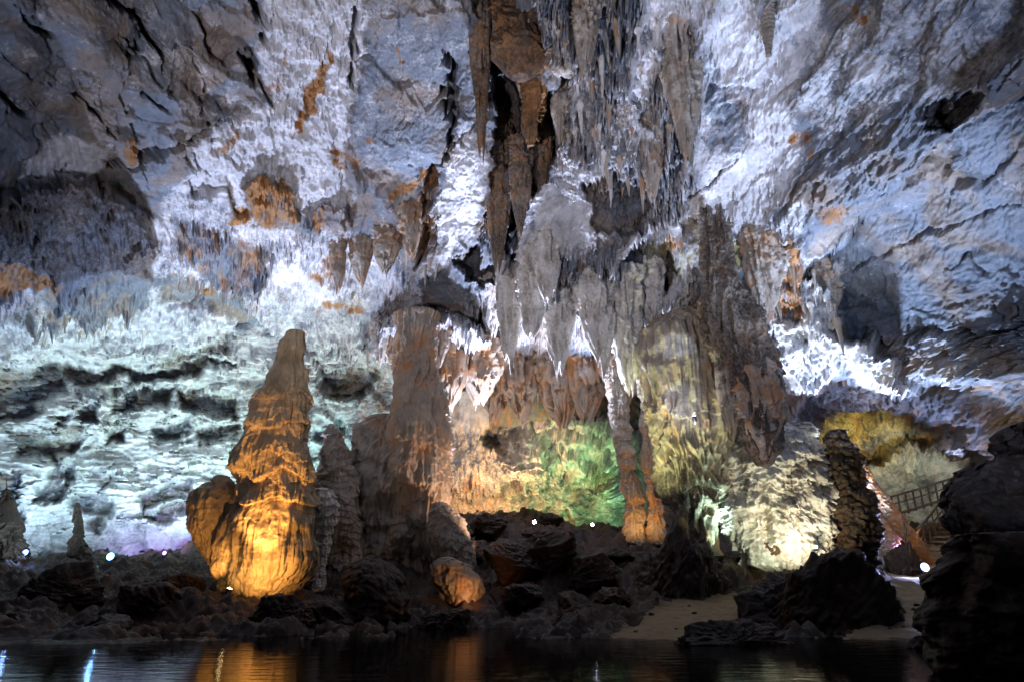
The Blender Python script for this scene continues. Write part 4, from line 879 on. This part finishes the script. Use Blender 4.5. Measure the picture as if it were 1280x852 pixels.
# amber stalagmite
fixture(286, 737, 27.6, "warm lamp glowing at the foot of the amber stalagmite", (1, .7, .3), 60, (.2, .4, 1), .1)
flood(326, 748, 26.9, 332, 690, 29, 420, OR, 96, rad=.05, h=.75)
flood(318, 748, 26.0, 340, 575, 30, 2800, OR, 38, .7, .06, .6)
flood(262, 742, 27.6, 262, 655, 30, 260, OR, 70, rad=.05, h=.6)
# ceiling washes, hidden behind the crests of the banks
flood(60, 712, 31, 60, 60, 27, 1300, (.42, .58, 1), 110)
flood(230, 714, 33, 260, 60, 29, 10000, (.50, .62, 1), 110)
flood(610, 690, 38.5, 520, 60, 31, 15000, LV, 90, h=1.2)
flood(250, 714, 33, 430, 60, 30, 9000, LV, 70)
flood(668, 690, 37.5, 760, 60, 30, 24000, LV, 80, h=1.2)
flood(1245, 700, 21, 960, 60, 28, 15000, (.55, .68, 1), 62, h=1.)
flood(885, 690, 37.5, 900, 120, 31, 15000, (.64, .75, 1), 80, h=1.)
flood(1125, 705, 35.8, 1090, 60, 26, 22000, (.48, .64, 1), 90, h=1.3)
flood(250, 700, 40, 250, 330, 42, 2000, (1, .89, .82), 110)
flood(450, 690, 41, 430, 300, 39, 2600, (1, .86, .78), 110)
flood(620, 655, 43, 600, 350, 40, 1700, (1, .86, .82), 110)
flood(760, 655, 44, 760, 330, 36, 1900, (.75, .85, 1), 100)
flood(1190, 690, 41, 1120, 370, 36, 3600, (.50, .60, 1.), 90, h=1.5)  # fill added to brighten the shadowed edge of the slab
flood(1128, 700, 35.0, 1080, 370, 36, 2600, (.62, .70, 1.), 50, h=1.)
flood(905, 715, 32, 830, 340, 36, 1800, (.6, 1, .85), 50)
# drapery column foot
flood(592, 752, 28.5, 565, 700, 32, 80, (1, .55, .25), 110, rad=.1)
flood(600, 690, 34, 545, 580, 36, 700, (1, .62, .4), 80, rad=.1)
flood(650, 715, 31.0, 550, 600, 35, 1700, (1, .66, .48), 46, rad=.1, h=2.0)
# back recess
fixture(741, 671, 42, "small cool white lamp in the back recess left of the thin orange columns", (.7, .85, 1), 200, r=.08)
flood(735, 655, 51, 725, 570, 57, 1900, (.50, 1, .36), 120, rad=.08)
flood(775, 655, 51, 750, 620, 57, 350, (.4, 1, .62), 130, rad=.08)
flood(700, 655, 52, 700, 590, 57, 300, (.7, 1, .25), 120, rad=.08)
fixture(668, 652, 43, "small warm white lamp glowing behind rocks in the back recess", (1, .85, .55), 120, r=.1)
flood(640, 655, 51, 632, 600, 56, 3600, (1, .55, .22), 130, rad=.1)
flood(600, 655, 46, 600, 500, 52, 2600, (1, .74, .58), 110, rad=.15)
# thin columns
flood(788, 676, 35.6, 788, 600, 37.5, 150, OR, 120, rad=.05, h=.2)
flood(814, 676, 35.3, 814, 600, 37.3, 150, OR, 120, rad=.05, h=.2)
# fluted column
fixture(868, 521, 29.8, "small white lamp mounted on the fluted column", (.9, .92, 1), 90, (0, .3, 1), .08, stand=False)
spot(868, 530, 29.6, 850, 440, 33, 220, (.85, .85, 1), 120, 1, .06)
flood(870, 690, 28.5, 865, 480, 33, 300, (.85, .9, .5), 60, rad=.1)
flood(760, 705, 30.5, 860, 470, 33, 3600, (.88, .95, .45), 46, rad=.1, h=1.)
# flowstone mass
fixture(1019, 684, 30.4, "cool white lamp at the foot of the lit flowstone mass", (.7, .8, 1), 200, (-.2, -.5, 1), .09)
flood(1015, 700, 29.3, 990, 610, 33, 620, (1, .86, .6), 110, rad=.08)
flood(972, 705, 28.8, 968, 620, 33, 420, (.9, 1, .7), 110, rad=.08)
# right
fixture(1156, 710, 34.5, "dazzling blue-white floodlight on the sand path at the foot of the leaning slab", (.34, .45, 1), 7, r=.2)
spot(1156, 704, 34.2, 1150, 745, 30, 2600, (.42, .48, 1), 165, 1, .15)
spot(137, 699, 37.8, 140, 722, 36, 90, (.2, .45, 1), 165, 1, .1)
spot(32, 687, 36.8, 30, 712, 36, 50, (.25, .4, 1), 165, 1, .1)
spot(1143, 706, 37.4, 1104, 682, 38, 260, (.62, .36, 1), 120, 1, .1)
fixture(1181, 694, 40, "small warm lamp further up the sand path", (1, .85, .5), 160, r=.08)
spot(1178, 692, 38.5, 1120, 640, 36.8, 1400, (1, .42, .14), 110, 1, .1)
spot(1060, 600, 43.5, 1072, 545, 47, 1300, (1, .70, .13), 84, 1, .1)
flood(1130, 645, 45.5, 1150, 570, 49, 480, (.9, 1, .78), 130, rad=.1, h=1.)
spot(1200, 610, 20, 1230, 560, 40, 3000, (1, .7, .3), 50, 1, .1)
spot(1070, 585, 30.3, 1003, 430, 33, 330, (.85, .95, 1), 80, 1, .1)
# three soft fill spots added near the camera, no lamps there
spot(0, 0, 0, 120, 60, 28, 4200, (.48, .62, 1), 95, 1, .6, loc=(-9, 3, 1.6))
spot(0, 0, 0, 640, 120, 28, 11500, (.95, .88, .95), 88, 1, .4, loc=(-7, 5, 1.6))
spot(0, 0, 0, 1100, 60, 27, 8500, (.50, .63, 1), 95, 1, .6, loc=(9, 3, 1.6))
spot(965, 650, 28.6, 950, 500, 28.6, 130, (1, .72, .6), 50, 1, .05)
spot(905, 640, 29.0, 930, 420, 29.4, 200, (.9, .75, .7), 60, 1, .1)
#ENDL
w = bpy.data.worlds.new("World"); S.world = w; w.use_nodes = True
w.node_tree.nodes["Background"].inputs[0].default_value = (.2, .25, .35, 1); w.node_tree.nodes["Background"].inputs[1].default_value = .0
S.view_settings.view_transform = 'Standard'; S.view_settings.look = 'None'; S.view_settings.gamma = 1; S.view_settings.exposure = 0
S.cycles.use_denoising = True; S.cycles.max_bounces = 5; S.cycles.diffuse_bounces = 2; S.cycles.glossy_bounces = 3
S.cycles.sample_clamp_indirect = 4; S.cycles.use_adaptive_sampling = True; S.cycles.adaptive_threshold = .03; S.cycles.caustics_reflective = False
print("done", time.time()-T0)
